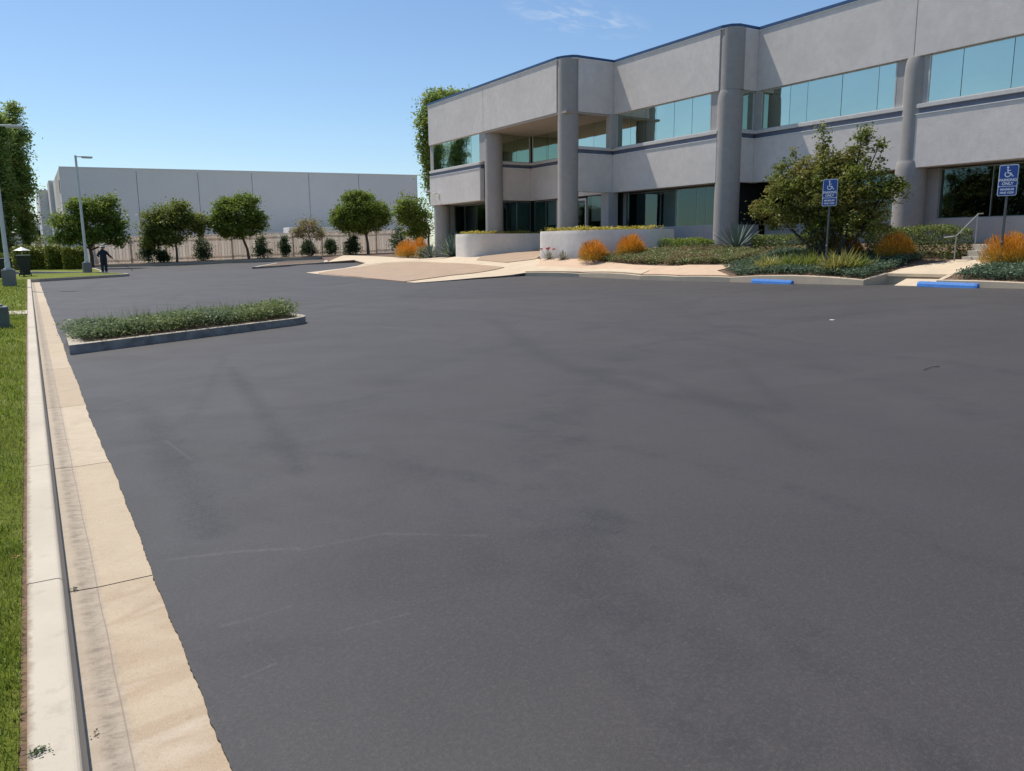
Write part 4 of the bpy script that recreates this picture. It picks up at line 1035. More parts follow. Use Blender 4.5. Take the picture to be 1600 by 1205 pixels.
# ------------------------------------------------------------------ planted island in the lot
isl = [(.40, 13.85), (4.75, 16.33), (5.02, 16.75), (4.98, 17.35), (4.55, 17.85), (.42, 15.75)]
isl = rounded(isl, [0, .3, .25, .3, .3, 0], 5)
sheet('island_kerb', isl, lambda x, y: .15, M['kerb_old'], .5, 0, .2, face=M['dark_face'])
ic = Vector((2.7, 15.8)); 
inner = [(.62, 14.2), (4.62, 16.45), (4.8, 16.8), (4.75, 17.3), (4.45, 17.6), (.62, 15.6)]
sheet('island_soil', inner, lambda x, y: .158, M['mulch'], .3, 0, 0)
def zi(x, y): return .155
cover('island_groundcover', [[(.6, 14.28), (4.55, 16.5), (4.78, 16.85), (4.65, 17.55), (.45, 15.6)]], zi, 'lf_island', 'low green leafy ground cover growing on the kerbed parking island', 560, (.08, .38), .060, clump=.5)
n = 700; bx_ = []
while len(bx_) < n:
    x, y = rnd.uniform(.6, 4.6), rnd.uniform(14.4, 17.5)
    if inside(inner, x, y): bx_.append((x, y, .2))
d = NR.normal(size=(n, 3))*.35+np.array([0, 0, 1.0]); V, F = blade_arrays(np.array(bx_), d, NR.uniform(.2, .5, n), .008, .1)
tag(np_mesh('island_grass_stalks', V, F, M['lf_island']), 'thin upright stalks rising out of the parking island ground cover', 'ground cover', kind='stuff')

# ------------------------------------------------------------------ planting on the east bank
cover('grey_groundcover', [[P(935, 409), P(1000, 413.5), P(1060, 415), P(1150, 413), (27.6, 23.5), (28.6, 28.5), (27.4, 31.2), (25.6, 33.5)]], zbank, 'lf_sage', 'grey green ground cover beside the pale sidewalk', 170, (.16, .42), .10, clump=.5)
cover('blue_green_groundcover', [[(24.42, 22.6), (24.42, 16.75), (25.8, 16.7), (28, 17), (28.1, 23.6), (26.3, 23.6), (25.2, 23.9)], [(24.6, 13.9), (24.7, 6), (28.4, 6), (27.8, 12.8), (26.0, 13.6)]], zbank, 'lf_teal', 'blue green ground cover along the kerb behind the wheel stops', 190, (.14, .36), .09, clump=.5)
def zb(x, y): return (x, y, zbank(x, y)+.03)
def pz(px, py, X): q = at(px, py, X=X); return (q.x, q.y, zbank(q.x, q.y))
fires = [(637, 398, 27.2, 1.25, 2.0, 'rusty orange firestick shrub left of the big blue agave, by the building end'),
         (656, 390, 28.6, .85, 2.1, 'smaller orange shrub tight against the building far left corner column'),
         (927, 403, 25.1, .95, 1.45, 'round orange firestick shrub on the sidewalk edge right of the curved planter'),
         (986, 392, 26.4, .92, 1.5, 'round orange firestick shrub second right of the curved planter'),
         (1321, 385, 27.5, .75, 1.2, 'orange shrub behind the middle parking sign, under the big tree'),
         (1398, 400, 27.4, .82, 1.3, 'orange shrub between the big tree and the clipped hedge'),
         (1577, 402, 26.9, .98, 1.35, 'large orange shrub at the right edge behind the parking sign post')]
for px, py, X, r, h, lb in fires: fire_bush(pz(px, py, X), r, h, lb)
rosette('agave', pz(706, 401, 25.7), 2.2, 'big blue green agave left of the curved planter', n=70, width=.13, group='blue agaves', up=.12)
rosette('agave', pz(672, 403, 26.2), 1.5, 'smaller blue green agave between orange shrub and the biggest agave', n=50, width=.10, group='blue agaves', up=.12)
rosette('agave', pz(1150, 394, 28.6), 1.75, 'dark spiky agave at the foot of the middle round column', n=60, width=.10, group='blue agaves', up=.2)
rosette('agave', pz(962, 390, 27.4), 1.25, 'small dark agave half hidden between two round orange shrubs', n=40, width=.08, group='blue agaves', up=.3)
rosette('pale_agave', pz(858, 404.5, 24.7), .60, 'small white edged agave with pink blooms at the planter foot', 'agave_white', 34, .07, 'small pale agaves', up=.2)
rosette('pale_agave', pz(879, 405.5, 24.8), .62, 'small white edged agave without blooms, nearer the orange shrub', 'agave_white', 34, .08, 'small pale agaves', up=.2)
fl = thing('pink_flowers', 'pink flower heads above the small pale agave', 'flowers', pz(856, 404, 24.75))
for k in range(6):
    hx, hy, hz_ = rnd.uniform(-.3, .3), rnd.uniform(-.35, .35), rnd.uniform(.5, .68)
    pp = NR.normal(size=(26, 3))*np.array([.035, .035, .02])+np.array([hx, hy, hz_]); V, F = leaf_arrays(pp, .09); np_mesh('flower_head', V, F, M['pinkflower']).parent = fl
    b = MB(); b.tube([(0, 0, 0), (hx*.6, hy*.6, hz_*.6), (hx, hy, hz_)], .008, 5); b.build('stem', M['bark']).parent = fl
tuft('yellow_grass', pz(1203, 418, 25.2), 1.0, 'yellow sedge clump at the left end of the row by the kerb', group='yellow sedge clumps')
tuft('yellow_grass', pz(1238, 418, 25.3), 1.0, 'brownish yellow sedge clump second from left by the kerb', 'lf_olive', group='yellow sedge clumps')
tuft('yellow_grass', pz(1312, 424, 25.1), 1.15, 'green and yellow strappy clump just below the middle parking sign', 'lf_yellow', 300, 'yellow sedge clumps', .03)
tuft('yellow_grass', pz(1268, 416, 25.6), .95, 'dull olive strappy clump left of the parking sign post', 'lf_olive', group='yellow sedge clumps')
tuft('yellow_grass', pz(1345, 422, 25.4), .8, 'dark olive strappy clump right of the middle parking sign', 'lf_olive', group='yellow sedge clumps')
tuft('yellow_grass', pz(1596, 412, 26.6), .5, 'tan strappy clump under the rightmost orange shrub', 'lf_yellow', group='yellow sedge clumps')
hedge('clipped_hedge', 28.1, 29.4, 15.9, 19.6, .75, 2.05, 'clipped leafy hedge beside the pale steps', 'lf_box', 330, .085)
hedge('clipped_hedge', 28.7, 29.7, 22.0, 26.0, 1.0, 1.85, 'low clipped hedge left of the big tree under the windows', 'lf_box', 330, .085)
hedge('clipped_hedge', 27.9, 28.9, 28.0, 31.2, 1.0, 1.75, 'low dark hedge behind the grey ground cover left of the middle column', 'lf_mid', 330, .085)
hedge('clipped_hedge', 28.2, 29.6, 8.8, 12.2, .8, 1.9, 'hedge right of the pale steps at the right edge', 'lf_box', 250, .085)
shrub('dark_shrub', (27.7, 52.5, .7), 1.3, 1.9, 'dark green shrub behind the big agave against the building end', 'lf_mid', 120, 24)
shrub('dark_shrub', (29.6, 50.8, .8), .9, 2.9, 'tall dark flowering shrub under the left end of the facade', 'lf_ever', 110, 22)
shrub('grey_shrub', pz(600+62, 404, 26.3), .7, .9, 'grey twiggy low shrub between rusty orange shrub and agave', 'lf_pink', 60, 18)

# big multi-stemmed tree before the facade
tb = pz(1300, 398, 26.8)
def lob(px, py, rx, rz, X=26.8, ry=None, base=tb):
    q = at(px, py, X=X); return (q.x-base[0], q.y-base[1], q.z-base[2], ry or rx*.8, rx, rz)
big = [lob(1287, 296, 1.65, 1.12), lob(1236, 290, 1.1, .95, 26.4), lob(1345, 288, 1.15, 1.05, 26.6), lob(1300, 258, 1.0, .55), lob(1192, 328, .65, .42, 26.6), lob(1388, 300, .7, .5, 26.9), lob(1400, 288, .35, .3, 26.9),
       lob(1295, 345, 1.6, .85, 27.2), lob(1240, 335, 1.1, .6), lob(1355, 345, 1.1, .75), lob(1285, 232, .26, .75), lob(1287, 205, .16, .4), lob(1347, 225, .30, .72, 26.5), lob(1350, 205, .2, .3, 26.5), lob(1226, 262, .32, .5),
       lob(1374, 238, .22, .5), lob(1312, 262, .7, .45), lob(1258, 262, .5, .45), lob(1240, 240, .15, .3), lob(1290, 378, 1.2, .45, 27.2), lob(1210, 350, .5, .3), lob(1330, 250, .5, .5), lob(1206, 300, .35, .35)]
t = thing('dark_leaf_tree', 'large bushy dark leafed tree behind the middle parking sign', 'tree', tb)
w = MB()
for k, (a, l) in enumerate(list(enumerate([big[0], big[1], big[2], big[4], big[5], big[10], big[12], big[14], big[15], big[8], big[9], big[6]]))):
    s0 = Vector((rnd.uniform(-.18, .18), rnd.uniform(-.3, .3), -.2)); e = Vector(l[:3])+Vector((0, 0, l[5]*.6)); mid = s0.lerp(e, .45)+Vector((rnd.uniform(-.2, .2), rnd.uniform(-.2, .2), .1))
    w.tube([s0, mid, e], [.085, .05, .012], 7)
w.build('trunk', M['darkbark'], None, True).parent = t
M['lf_big'] = leafmat('leaves_big_tree', (0.10, 0.14, 0.022), (0.33, 0.36, 0.075), rough=.5, trans=.4, c3=(0.30, 0.26, 0.075), spec=.3)
V, F = leaf_arrays(clumped(big, 1500, 22, .12, .3), .13, .48); np_mesh('crown', V, F, M['lf_big']).parent = t

# ------------------------------------------------------------------ far side: fence, warehouse, trees
FY = 82.0
b0 = thing('panel_fence', 'long pale vertical board fence behind the row of trees', 'fence', (18, FY, 0))
for i, (xa, xb) in enumerate([(5.2+3.05*k, 5.2+3.05*(k+1)) for k in range(11)]):
    mb = MB(); zf = fb((xa+xb)/2, FY)+.1; x = xa+.06; zt = zf+2.42
    while x < xb-.06:
        dpt = rnd.uniform(-.01, .01); mb.box(x, x+.25, FY+dpt, FY+.03+dpt, zf, zt); x += .285
    mb.box(xa, xb, FY+.04, FY+.09, zf+.3, zf+.42); mb.box(xa, xb, FY+.04, FY+.09, zt-.4, zt-.28); mb.box(xa+.03, xb-.03, FY-.02, FY+.06, zt+.003, zt+.06)
    mb.build('board_panel', M['fence'], b0)
    mb = MB(); mb.box(xa-.06, xa+.05, FY-.04, FY+.09, zf-.1, zt+.12); mb.build('post', M['fence'], b0)
sf = thing('panel_fence', 'short fence run leading away behind the leftmost row tree', 'fence', (5.1, 87, 0))
for k in range(4):
    mb = MB(); y = FY+.15+k*3; yy2 = y
    while yy2 < y+2.9: mb.box(5.08, 5.11, yy2, yy2+.19, .1, 2.6); yy2 += .215
    mb.build('board_panel', M['fence'], sf)
wa = at(92, 262, z=10.0); wb_ = at(652, 275, z=10.0)
wh = thing('warehouse', 'long plain grey concrete warehouse with panel joints behind the fence', 'building', (wa.x, wa.y, 0))
dr = (wb_-wa).normalized(); nrm = Vector((dr.y, -dr.x, 0)); LN = (wb_-wa).length
def wbox(name, s0, s1, d0, d1, z0, z1, mat):
    b = MB(); pts = [wa+dr*s+(-nrm)*d for s, d in ((s0, d0), (s1, d0), (s1, d1), (s0, d1))]
    b.prism([(p.x, p.y) for p in pts], z0, z1); return b.build(name, M[mat], wh)
js = [0]+[(at(x, 270, z=9.6)-wa).dot(dr) for x in (212, 309, 397, 493, 580)]+[LN]
for a, c in zip(js, js[1:]): wbox('wall_panel', a+.03, c-.03, 0, .4, -.3, 10.0, 'ware')
wbox('groove_backing', .2, LN-.2, .12, .5, -.3, 9.9, 'groove')
wbox('roof', .1, LN-.1, .5, 60, 9.5, 9.7, 'groove')
wbox('parapet_cap', -.03, LN+.03, -.05, .45, 10.003, 10.12, 'ware')
wbox('dock_canopy', 9.0, js[1]+1.2, -1.2, -.01, 5.35, 5.6, 'ware'); wbox('dock_opening', 9.0, js[1]+1.0, -.05, -.01, 2.5, 5.3, 'brown')
# west side: stepped sunlit panels
sw = MB(); y0 = wa.y+.4
def sidebox(name, x0, x1, ya, yb, z1, mat='ware_side'):
    b = MB(); b.box(x0, x1, ya, yb, -.3, z1); return b.build(name, M[mat], wh)
sidebox('side_wall', wa.x-.02, wa.x+.5, y0+.05, y0+22, 10.0); sidebox('side_wall', wa.x-.5, wa.x+.4, y0+22.1, y0+30, 10.3); sidebox('side_wall', wa.x-1.6, wa.x+.4, y0+30.1, y0+60, 9.6)
b = MB(); b.box(wa.x-.06, wa.x-.021, y0+1.4, y0+2.6, 7.6, 8.9); b.build('vent', M['brown'], wh)
b = MB(); b.box(wa.x-1.0, wa.x-.02, y0+3, y0+11, 5.0, 5.3); b.box(wa.x-.08, wa.x-.021, y0+3, y0+11, 1, 5.0); b.build('side_canopy', M['ware'], wh)

def rt(px, py, Y, z=None):
    q = at(px, py, Y=Y); return (q.x, q.y, fb(q.x, q.y)+.1 if z is None else z)
def lb(px, py, rx, rz, Y, base, ry=None):
    rx *= 1.08; rz *= 1.15; py += 2
    q = at(px, py, Y=Y); return (q.x-base[0], q.y-base[1], q.z-base[2], rx, ry or rx*.85, rz)
GR = 'trees in the row before the fence'
c = rt(144, 412, 73.5, .15)
tree('row_tree', c, [(0, 0, -.2, .17), (.03, 0, .9, .14), (-.05, 0, 1.6, .12)],
     [lb(150, 330, 1.7, .75, 73.5, c), lb(110, 345, 1.35, .6, 73.2, c), lb(175, 350, 1.2, .75, 73.8, c), lb(140, 365, 2.0, .65, 73.5, c), lb(100, 372, 1.1, .4, 73, c), lb(125, 318, 1.1, .5, 73.5, c), lb(168, 315, .9, .5, 73.5, c), lb(185, 372, .8, .5, 73.5, c)],
     'leftmost row tree with tiered crown, behind the second lamp post', 'lf_mid', n=330, per=26, spread=.26, size=.19, limbs=10, group=GR)
c = rt(277, 412, 79)
tree('row_tree', c, [(0, 0, -.2, .12), (.05, 0, 1.0, .10), (0, 0, 1.9, .09)],
     [lb(262, 340, 1.8, 1.1, 79, c), lb(240, 350, 1.2, 1.1, 79, c), lb(290, 345, 1.3, 1.1, 79, c), lb(258, 368, 1.8, .8, 79, c), lb(312, 350, .8, 1.0, 79, c), lb(235, 372, .9, .7, 79, c), lb(280, 322, .8, .5, 79, c)],
     'broad olive green row tree, second from the left', 'lf_olive', n=330, per=26, spread=.26, size=.19, limbs=9, group=GR)
c = rt(390, 407, 79)
tree('row_tree', c, [(0, 0, -.2, .15), (-.15, 0, 1.0, .12), (-.45, 0, 1.9, .11), (-.5, 0, 2.3, .10)],
     [lb(372, 330, 2.1, 1.3, 79, c), lb(345, 345, 1.3, 1.0, 79, c), lb(400, 345, 1.2, 1.0, 79, c), lb(370, 355, 2.1, .9, 79, c), lb(385, 312, 1.1, .6, 79, c), lb(352, 318, .9, .5, 79, c)],
     'dense dark round row tree with a forked leaning trunk', 'lf_mid', 'redbark', n=420, per=28, spread=.24, size=.18, limbs=9, group=GR)
c = rt(487, 406, 79)
tree('row_tree', c, [(0, 0, -.2, .06), (0, 0, 1.2, .05), (-.05, 0, 2.0, .045)],
     [lb(481, 352, 1.1, .75, 79, c), lb(467, 362, .8, .6, 79, c), lb(498, 362, .75, .6, 79, c)],
     'small sparse pinkish row tree on a thin trunk', 'lf_pink', n=70, per=20, spread=.22, size=.16, limbs=10, group=GR)
c = rt(576, 402, 79)
tree('row_tree', c, [(0, 0, -.2, .17), (-.05, 0, 1.2, .14), (-.2, 0, 2.2, .12)],
     [lb(565, 328, 2.4, 1.5, 79, c), lb(540, 340, 1.5, 1.2, 79, c), lb(592, 335, 1.3, 1.2, 79, c), lb(562, 345, 2.5, 1.0, 79, c), lb(560, 308, 1.5, .7, 79, c)],
     'big neatly rounded dark row tree nearest the office building', 'lf_mid', n=560, per=28, spread=.22, size=.18, limbs=7, shell=.75, group=GR)
c = (31.6, 66.5, .7)
tree('loose_tree', c, [(0, 0, -.2, .12), (0, 0, 1.5, .1), (.1, 0, 2.4, .08)],
     [lb(640, 325, 1.3, 1.2, 66.5, c), lb(655, 340, 1.2, 1.2, 66.5, c), lb(628, 330, .8, .9, 66.5, c), lb(650, 358, 1.3, .9, 66.5, c)],
     'loose grey green tree beside the far corner of the office', 'lf_mid', n=190, per=24, spread=.26, size=.18)
GS = 'young dark evergreens before the fence'
for px, py, r, h, lb_ in [(232, 407, .75, 2.2, 'dark young evergreen left of the broad olive tree'), (318, 405, .8, 1.95, 'wide dark young evergreen between the olive tree and the forked tree'),
                         (411, 405, .85, 1.9, 'bushy dark young evergreen just right of the forked trunk'), (447, 404, .5, 2.0, 'narrow dark young evergreen left of the sparse pinkish tree'),
                         (483, 404, .75, 1.6, 'low dark young evergreen under the sparse pinkish tree'), (519, 401, .65, 1.7, 'small pale dark evergreen left of the boxy hedge'),
                         (553, 401, .6, 1.9, 'loose dark evergreen right behind the boxy hedge'), (255, 409, .5, 1.1, 'very small evergreen right of the leftmost evergreen')]:
    q = rt(px, py, 80.2); shrub('young_evergreen', q, r*1.25, h*1.12, lb_, 'lf_ever', 120, 22, .17, .16, GS, cone=.35)
shrub('young_evergreen', (30.4, 70.5, .75), 1.05, 3.2, 'tall conical dark evergreen left of the loose tree', 'lf_ever', 120, 22, .15, .16, GS, cone=.5)
a = at(538, 402, Y=79.6); hedge('box_hedge', a.x, a.x+1.3, 79.2, 80.2, fb(a.x, 79)+.05, fb(a.x, 79)+1.5, 'small boxy hedge left of the rounded row tree', 'lf_ever', 120, .14)
hedge('box_hedge', 2.15, 3.65, 65.6, 68.0, .12, 1.62, 'crisp box hedge behind the second lamp post', 'lf_hedge', 420, .13, 'hedges on the far lawn')
hedge('box_hedge', 1.15, 2.05, 66.6, 69.0, .12, 1.72, 'rounded yellow green hedge in the middle of the far lawn group', 'lf_hedge', 380, .13, 'hedges on the far lawn', .1)
hedge('box_hedge', -.9, 1.05, 67.5, 70.5, .12, 1.65, 'wide yellow green hedge at the left of the far lawn group', 'lf_hedge', 330, .14, 'hedges on the far lawn', .1)
hedge('box_hedge', -7, -1.0, 70, 71.5, .12, 1.2, 'low light green hedge behind the refuse bins', 'lf_hedge', 220, .15, 'hedges on the far lawn', .08)
# tall poplars at the left edge
def pop(loc, segs, label, n):
    k = 1.44; lobes = [(rnd.uniform(-.5, .5), rnd.uniform(-.5, .5), z*1.36, r*k*rnd.uniform(.8, 1.1), r*k, 1.5) for z, r in segs]
    tree('poplar', loc, [(0, 0, -.2, .42), (0, 0, 6, .32), (.05, 0, 13, .15)], lobes, label, 'lf_pop', 'bark', n=n, per=26, spread=.42, size=.28, limbs=14, shell=.3, group='tall poplars at the left edge')
pop((-1.95, 106, .1), [(1.6, .8), (3.0, 1.0), (4.6, 1.2), (6, 1.25), (7.4, 1.2), (8.8, 1.1), (10.2, .9), (11.5, .75), (12.6, .5)], 'taller poplar with a narrow dense crown, just left of the lamp light', 430)
pop((-.05, 109, .1), [(2.4, .6), (3.6, .85), (4.9, 1.05), (6.2, 1.15), (7.4, 1.15), (8.8, 1.0), (10.3, .85), (11.4, .7), (12.3, .45)], 'right poplar of the pair, beside the warehouse corner', 400)
# tall tree behind the far end of the office
c = (30.4, 61.5, .8)
tree('tall_tree', c, [(0, 0, -.2, .28), (0, 0, 4, .2), (0, 0, 8.5, .12)],
     [(-.1, 0, 12.4, 1.4, 1.5, 1.2), (-.9, 0, 10.9, 1.0, 1.3, 1.2), (-.9, 0, 9.3, .9, 1.2, 1.2), (-.75, 0, 7.7, .9, 1.2, 1.2), (-.5, 0, 6.2, .9, 1.2, 1.1), (-.2, 0, 4.8, .8, 1, 1), (1.2, 0, 12.7, 1.4, 1.4, 1.0), (1.0, 0, 9.8, 1.6, 1.6, 2.0), (2.6, 0, 12.4, 1.0, 1.2, 1.0), (3.2, 0, 13.35, .35, .4, .55)],
     'tall leafy tree rising behind the far corner of the office', 'lf_pop', n=560, per=26, spread=.28, size=.20, limbs=10, shell=.3)
# distant low building and trees at the far left
fo = thing('distant_building', 'small pale distant block seen between poplars and warehouse', 'building', (4, 150, 0))
b = MB(); b.box(1.2, 9, 148, 156, 0, 6.0); b.build('wall', M['ware'], fo)
for k in range(5): b = MB(); b.box(1.5+k*1.5, 2.4+k*1.5, 147.93, 147.99, 3.6, 4.6); b.build('window', M['dark'], fo)
fo = thing('distant_building', 'long low pale distant building behind the poplars', 'building', (-12, 150, 0))
b = MB(); b.box(-26, 0.5, 142, 150, 0, 3.8); b.build('wall', M['ware_side'], fo)
b = MB(); b.box(-26.3, .8, 141.7, 150.3, 3.803, 4.1); b.build('roof', M['groove'], fo)
for k in range(9): b = MB(); b.box(-24+k*2.6, -22.6+k*2.6, 141.93, 141.99, 1.2, 2.4); b.build('window', M['dark'], fo)
for (x, y, s, lbl) in [(3.4, 130, 1.6, 'reddish small distant tree left of the warehouse corner'), (-5, 126, 2.2, 'distant dark tree seen between the poplar trunks'), (-9, 112, 2.4, 'distant dark tree behind the low hedge')]:
    tree('distant_tree', (x, y, .1), [(0, 0, -.2, .15), (0, 0, 1.2, .1)], [(0, 0, 2.2*s*.6+.8, s, s, s*.7), (s*.5, 0, 1.9*s*.6+.7, s*.7, s*.7, s*.5)], lbl, 'lf_pink' if s == 1.6 else 'lf_dark', n=110, per=22, spread=.3, size=.25, group='distant trees')
# box truck behind the fence
bt = thing('box_truck', 'white box truck parked behind the fence before the warehouse', 'truck', (26, 88, .7))
q = at(447, 345, Y=88.0); X0 = q.x; zt = q.z-.75
b = MB(); b.box(X0, X0+7.5, 87, 89.4, 1.7, zt, .05); b.build('cargo_box', M['ware'], bt)
b = MB(); b.box(X0-2.3, X0-.15, 87.1, 89.3, 1.3, zt-1.2, .15); b.build('cab', M['white'], bt)
b = MB(); b.box(X0-2.35, X0-2.3, 87.3, 89.1, zt-2.3, zt-1.45); b.box(X0-1.9, X0-.8, 87.06, 87.095, zt-2.2, zt-1.5); b.build('cab_window', M['dark'], bt)
for x in (X0-1.6, X0+1.5, X0+6):
    b = MB(); b.tube([(x, 87.0, 1.25), (x, 87.35, 1.25)], .5, 18); b.build('wheel', M['black'], bt, True)
b = MB(); b.box(X0-2.2, X0+7.4, 87.6, 88.8, 1.35, 1.65); b.build('chassis', M['darksteel'], bt)
# trees on the west verge, outside the frame; the windows mirror them
for i, (x, y, h) in enumerate([(-13, 14, 7), (-15, 27, 8), (-14, 44, 9), (-18, 3, 8)]):
    tree('verge_tree', (x, y, .2), [(0, 0, -.2, .22), (0, 0, 1.5, .18), (0, 0, 2.6, .14)], [(0, 0, h*.6, 2.4, 2.4, h*.28), (1, .5, h*.5, 1.8, 1.8, h*.2), (-1, -.6, h*.52, 1.8, 1.8, h*.2)],
         'broad green tree on the grass verge opposite the office', 'lf_mid', n=150, per=22, spread=.4, size=.3, group='trees on the verge opposite the office')

# ------------------------------------------------------------------ street lamps
def lamp(px, py, base, zt, label, arm=1.0, br=.26, bh=.75):
    t = thing('street_lamp', label, 'street lamp', base, 'tall pale lot lamps')
    b = MB(); b.box(-br, br, -br, br, -.2, bh, .03); b.build('footing', M['polebase']).parent = t
    b = MB(); b.box(-.16, .16, -.16, .16, bh+.003, bh+.05, .01); b.box(-.10, .10, -.10, .10, bh+.053, bh+.35, .02); b.build('base_plate', M['pole']).parent = t
    h = zt-base[2]
    b = MB(); b.tube([(0, 0, bh+.3), (0, 0, h)], [.085, .065], 12); b.build('pole', M['pole'], None, True).parent = t
    b = MB(); b.tube([(0, 0, h-.08), (arm*.45, 0, h-.06)], .035, 8); b.build('arm', M['pole'], None, True).parent = t
    b = MB(); b.box(arm*.4, arm*.4+.62, -.16, .16, h-.13, h-.03, .03); hd = b.build('lamp_head', M['pole']); hd.parent = t
    b = MB(); b.box(arm*.4+.06, arm*.4+.56, -.12, .12, h-.145, h-.131); b.build('lens', M['frame']).parent = hd
e1 = at(17, 447, z=.15); e2 = at(137, 426, z=.15)
lamp(0, 0, (e1.x-.03, e1.y, .15), 6.55, 'nearer pale lamp post cut by the left edge, on a dark square footing', 1.25, .25, .66)
lamp(0, 0, (e2.x, e2.y, .15), 7.25, 'farther pale lamp post standing at the hedge corner beside the worker', .75, .25, .62)

# ------------------------------------------------------------------ bins, hose, utility box
def bin_(loc, w, dpt, h, label, body, lidm, scraps=False):
    t = thing('refuse_bin', label, 'refuse bin', loc, 'refuse bins on the lawn')
    b = MB(); lo = [(-w*.36, -dpt*.36), (w*.36, -dpt*.36), (w*.36, dpt*.36), (-w*.36, dpt*.36)]; z0 = .08
    vl = [b.bm.verts.new((x, y, z0)) for x, y in lo]; vh = [b.bm.verts.new((x/.36*.5, y/.36*.5, h-.1)) for x, y in lo]
    for i in range(4): b.bm.faces.new((vl[i], vl[(i+1) % 4], vh[(i+1) % 4], vh[i]))
    b.bm.faces.new(vl[::-1]); b.bm.faces.new(vh); b.box(-w*.53, w*.53, -dpt*.53, dpt*.53, h-.14, h-.08, .01); b.build('body', M[body]).parent = t
    b = MB(); b.box(-w*.55, w*.55, -dpt*.56, dpt*.56, h-.077, h, .03); b.build('lid', M[lidm]).parent = t
    for s_ in (-1, 1):
        b = MB(); b.tube([(s_*w*.38, dpt*.4, .12), (s_*w*.46, dpt*.4, .12)], .12, 14); b.build('wheel', M['black'], None, True).parent = t
    b = MB(); b.tube([(-w*.4, dpt*.6, h-.1), (w*.4, dpt*.6, h-.1)], .018, 8); b.build('handle', M['black']).parent = t
bp = at(40, 432, z=.14); bin_((bp.x, bp.y, .14), .66, .7, 1.18, 'tall dark green wheeled bin with rounded lid on the lawn corner', 'bin', 'lid')
sh = thing('garden_umbrella', 'small white cover spread above the dark green bin', 'cover', (bp.x-.05, bp.y+1.2, .14))
b = MB(); V0 = [b.bm.verts.new((.42*math.cos(R(a)), .3*math.sin(R(a)), 1.42)) for a in range(0, 360, 30)]; tp = b.bm.verts.new((0, 0, 1.62))
for i in range(12): b.bm.faces.new((V0[i], V0[(i+1) % 12], tp))
b.build('canopy', M['white']).parent = sh
b = MB(); b.tube([(0, 0, -.1), (0, 0, 1.6)], .02, 8); b.build('pole', M['galv']).parent = sh
q = at(6, 437, z=.15)
for dx_, lbl in ((-.05, 'black wheeled bin nearest the left lamp footing'), (-.85, 'black wheeled bin cut by the left edge of the photo')):
    bin_((q.x+dx_, q.y+.2, .15), .72, .8, 1.05, lbl, 'black', 'black')
hz = MB(); hz.tube([at(20, 412, Y=49), at(27, 417, Y=49.2), at(33, 424, Y=49.4), at(38, 431, Y=49.6)], .045, 8)
tag(hz.build('hose', M['black'], None, True), 'thick black hose drooping between the bins', 'hose')
ub = thing('utility_box', 'grey green utility box on the lawn with a pale flat cap', 'utility box', (-.72, 17.9, .15))
b = MB(); b.box(-.33, .29, -.12, .3, -.05, .40, .02); b.box(-.30, .2, -.08, .26, .401, .44, .01); b.build('body', M['box']).parent = ub
b = MB(); b.box(-.3, -.02, .0, .22, .443, .53, .02); b.box(-.24, -.06, .03, .18, .533, .57, .01); b.build('cap', M['white']).parent = ub
b = MB(); b.box(-.345, .305, -.135, .315, .33, .35); b.build('lid_rim', M['box']).parent = ub
# bits on the ground
b = MB(); s0 = on(1300, 501, zlot); b.box(s0.x-.035, s0.x+.04, s0.y-.05, s0.y+.04, s0.z+.004, s0.z+.02, .006); tag(b.build('paper_scrap', M['white']), 'small white scrap of paper lying on the asphalt', 'litter')
b = MB(); s0, s1, s2 = on(1443, 580, zlot), on(1455, 576, zlot), on(1468, 574, zlot); b.tube([s0+Vector((0, 0, .015)), s1+Vector((0, 0, .02)), s2+Vector((0, 0, .015))], .004, 6)
tag(b.build('twig', M['darkbark']), 'thin dark twig lying on the asphalt at right', 'twig')
wd = thing('weed', 'small dark weed creeping onto the kerb at bottom left', 'weed', (at(60, 1175, z=.152).x-.0, at(60, 1175, z=.152).y, .152))
pp = NR.normal(size=(90, 3))*np.array([.016, .012, .003])+np.array([0, 0, .006]); V, F = leaf_arrays(pp, .010, .5, 1.5); np_mesh('leaves', V, F, M['lf_dark']).parent = wd
b = MB(); b.tube([(-.04, 0, .002), (.02, .004, .006)], .0012, 5); b.build('stem', M['darkbark']).parent = wd

# ------------------------------------------------------------------ grass blades on the near lawn
def grass():
    pts = []
    for y0, y1, dens, L, wd_, xw in ((1.6, 4.5, 15000, .055, .0035, .45), (4.5, 8, 5200, .06, .005, .6), (8, 14, 2200, .065, .008, .9), (14, 24, 700, .07, .014, 1.6), (24, 46, 170, .08, .03, 2.6)):
        n = int((y1-y0)*xw*dens); x = -.172-NR.random(n)*xw; y = y0+NR.random(n)*(y1-y0)
        thick = NR.random(n) < (0.75+.25*np.sin(y*5+x*9))
        x, y = x[thick], y[thick]; n = len(x); pts.append((x, y, np.full(n, L), np.full(n, wd_)))
    x, y, L, w_ = [np.concatenate(a) for a in zip(*pts)]; n = len(x)
    L = L*NR.uniform(.5, 1.2, n)*np.where(x > -.2, .75, 1)
    base = np.stack([x, y, .133+.012*np.maximum(0, -x-.2)], 1)
    d = NR.normal(size=(n, 3))*.55+np.array([0, 0, 1.0])
    V, F = blade_arrays(base, d, L, w_, .35)
    tag(np_mesh('grass', V, F, M['grassblade']), 'short green grass blades of the lawn beside the kerb', 'grass', kind='stuff')
grass()

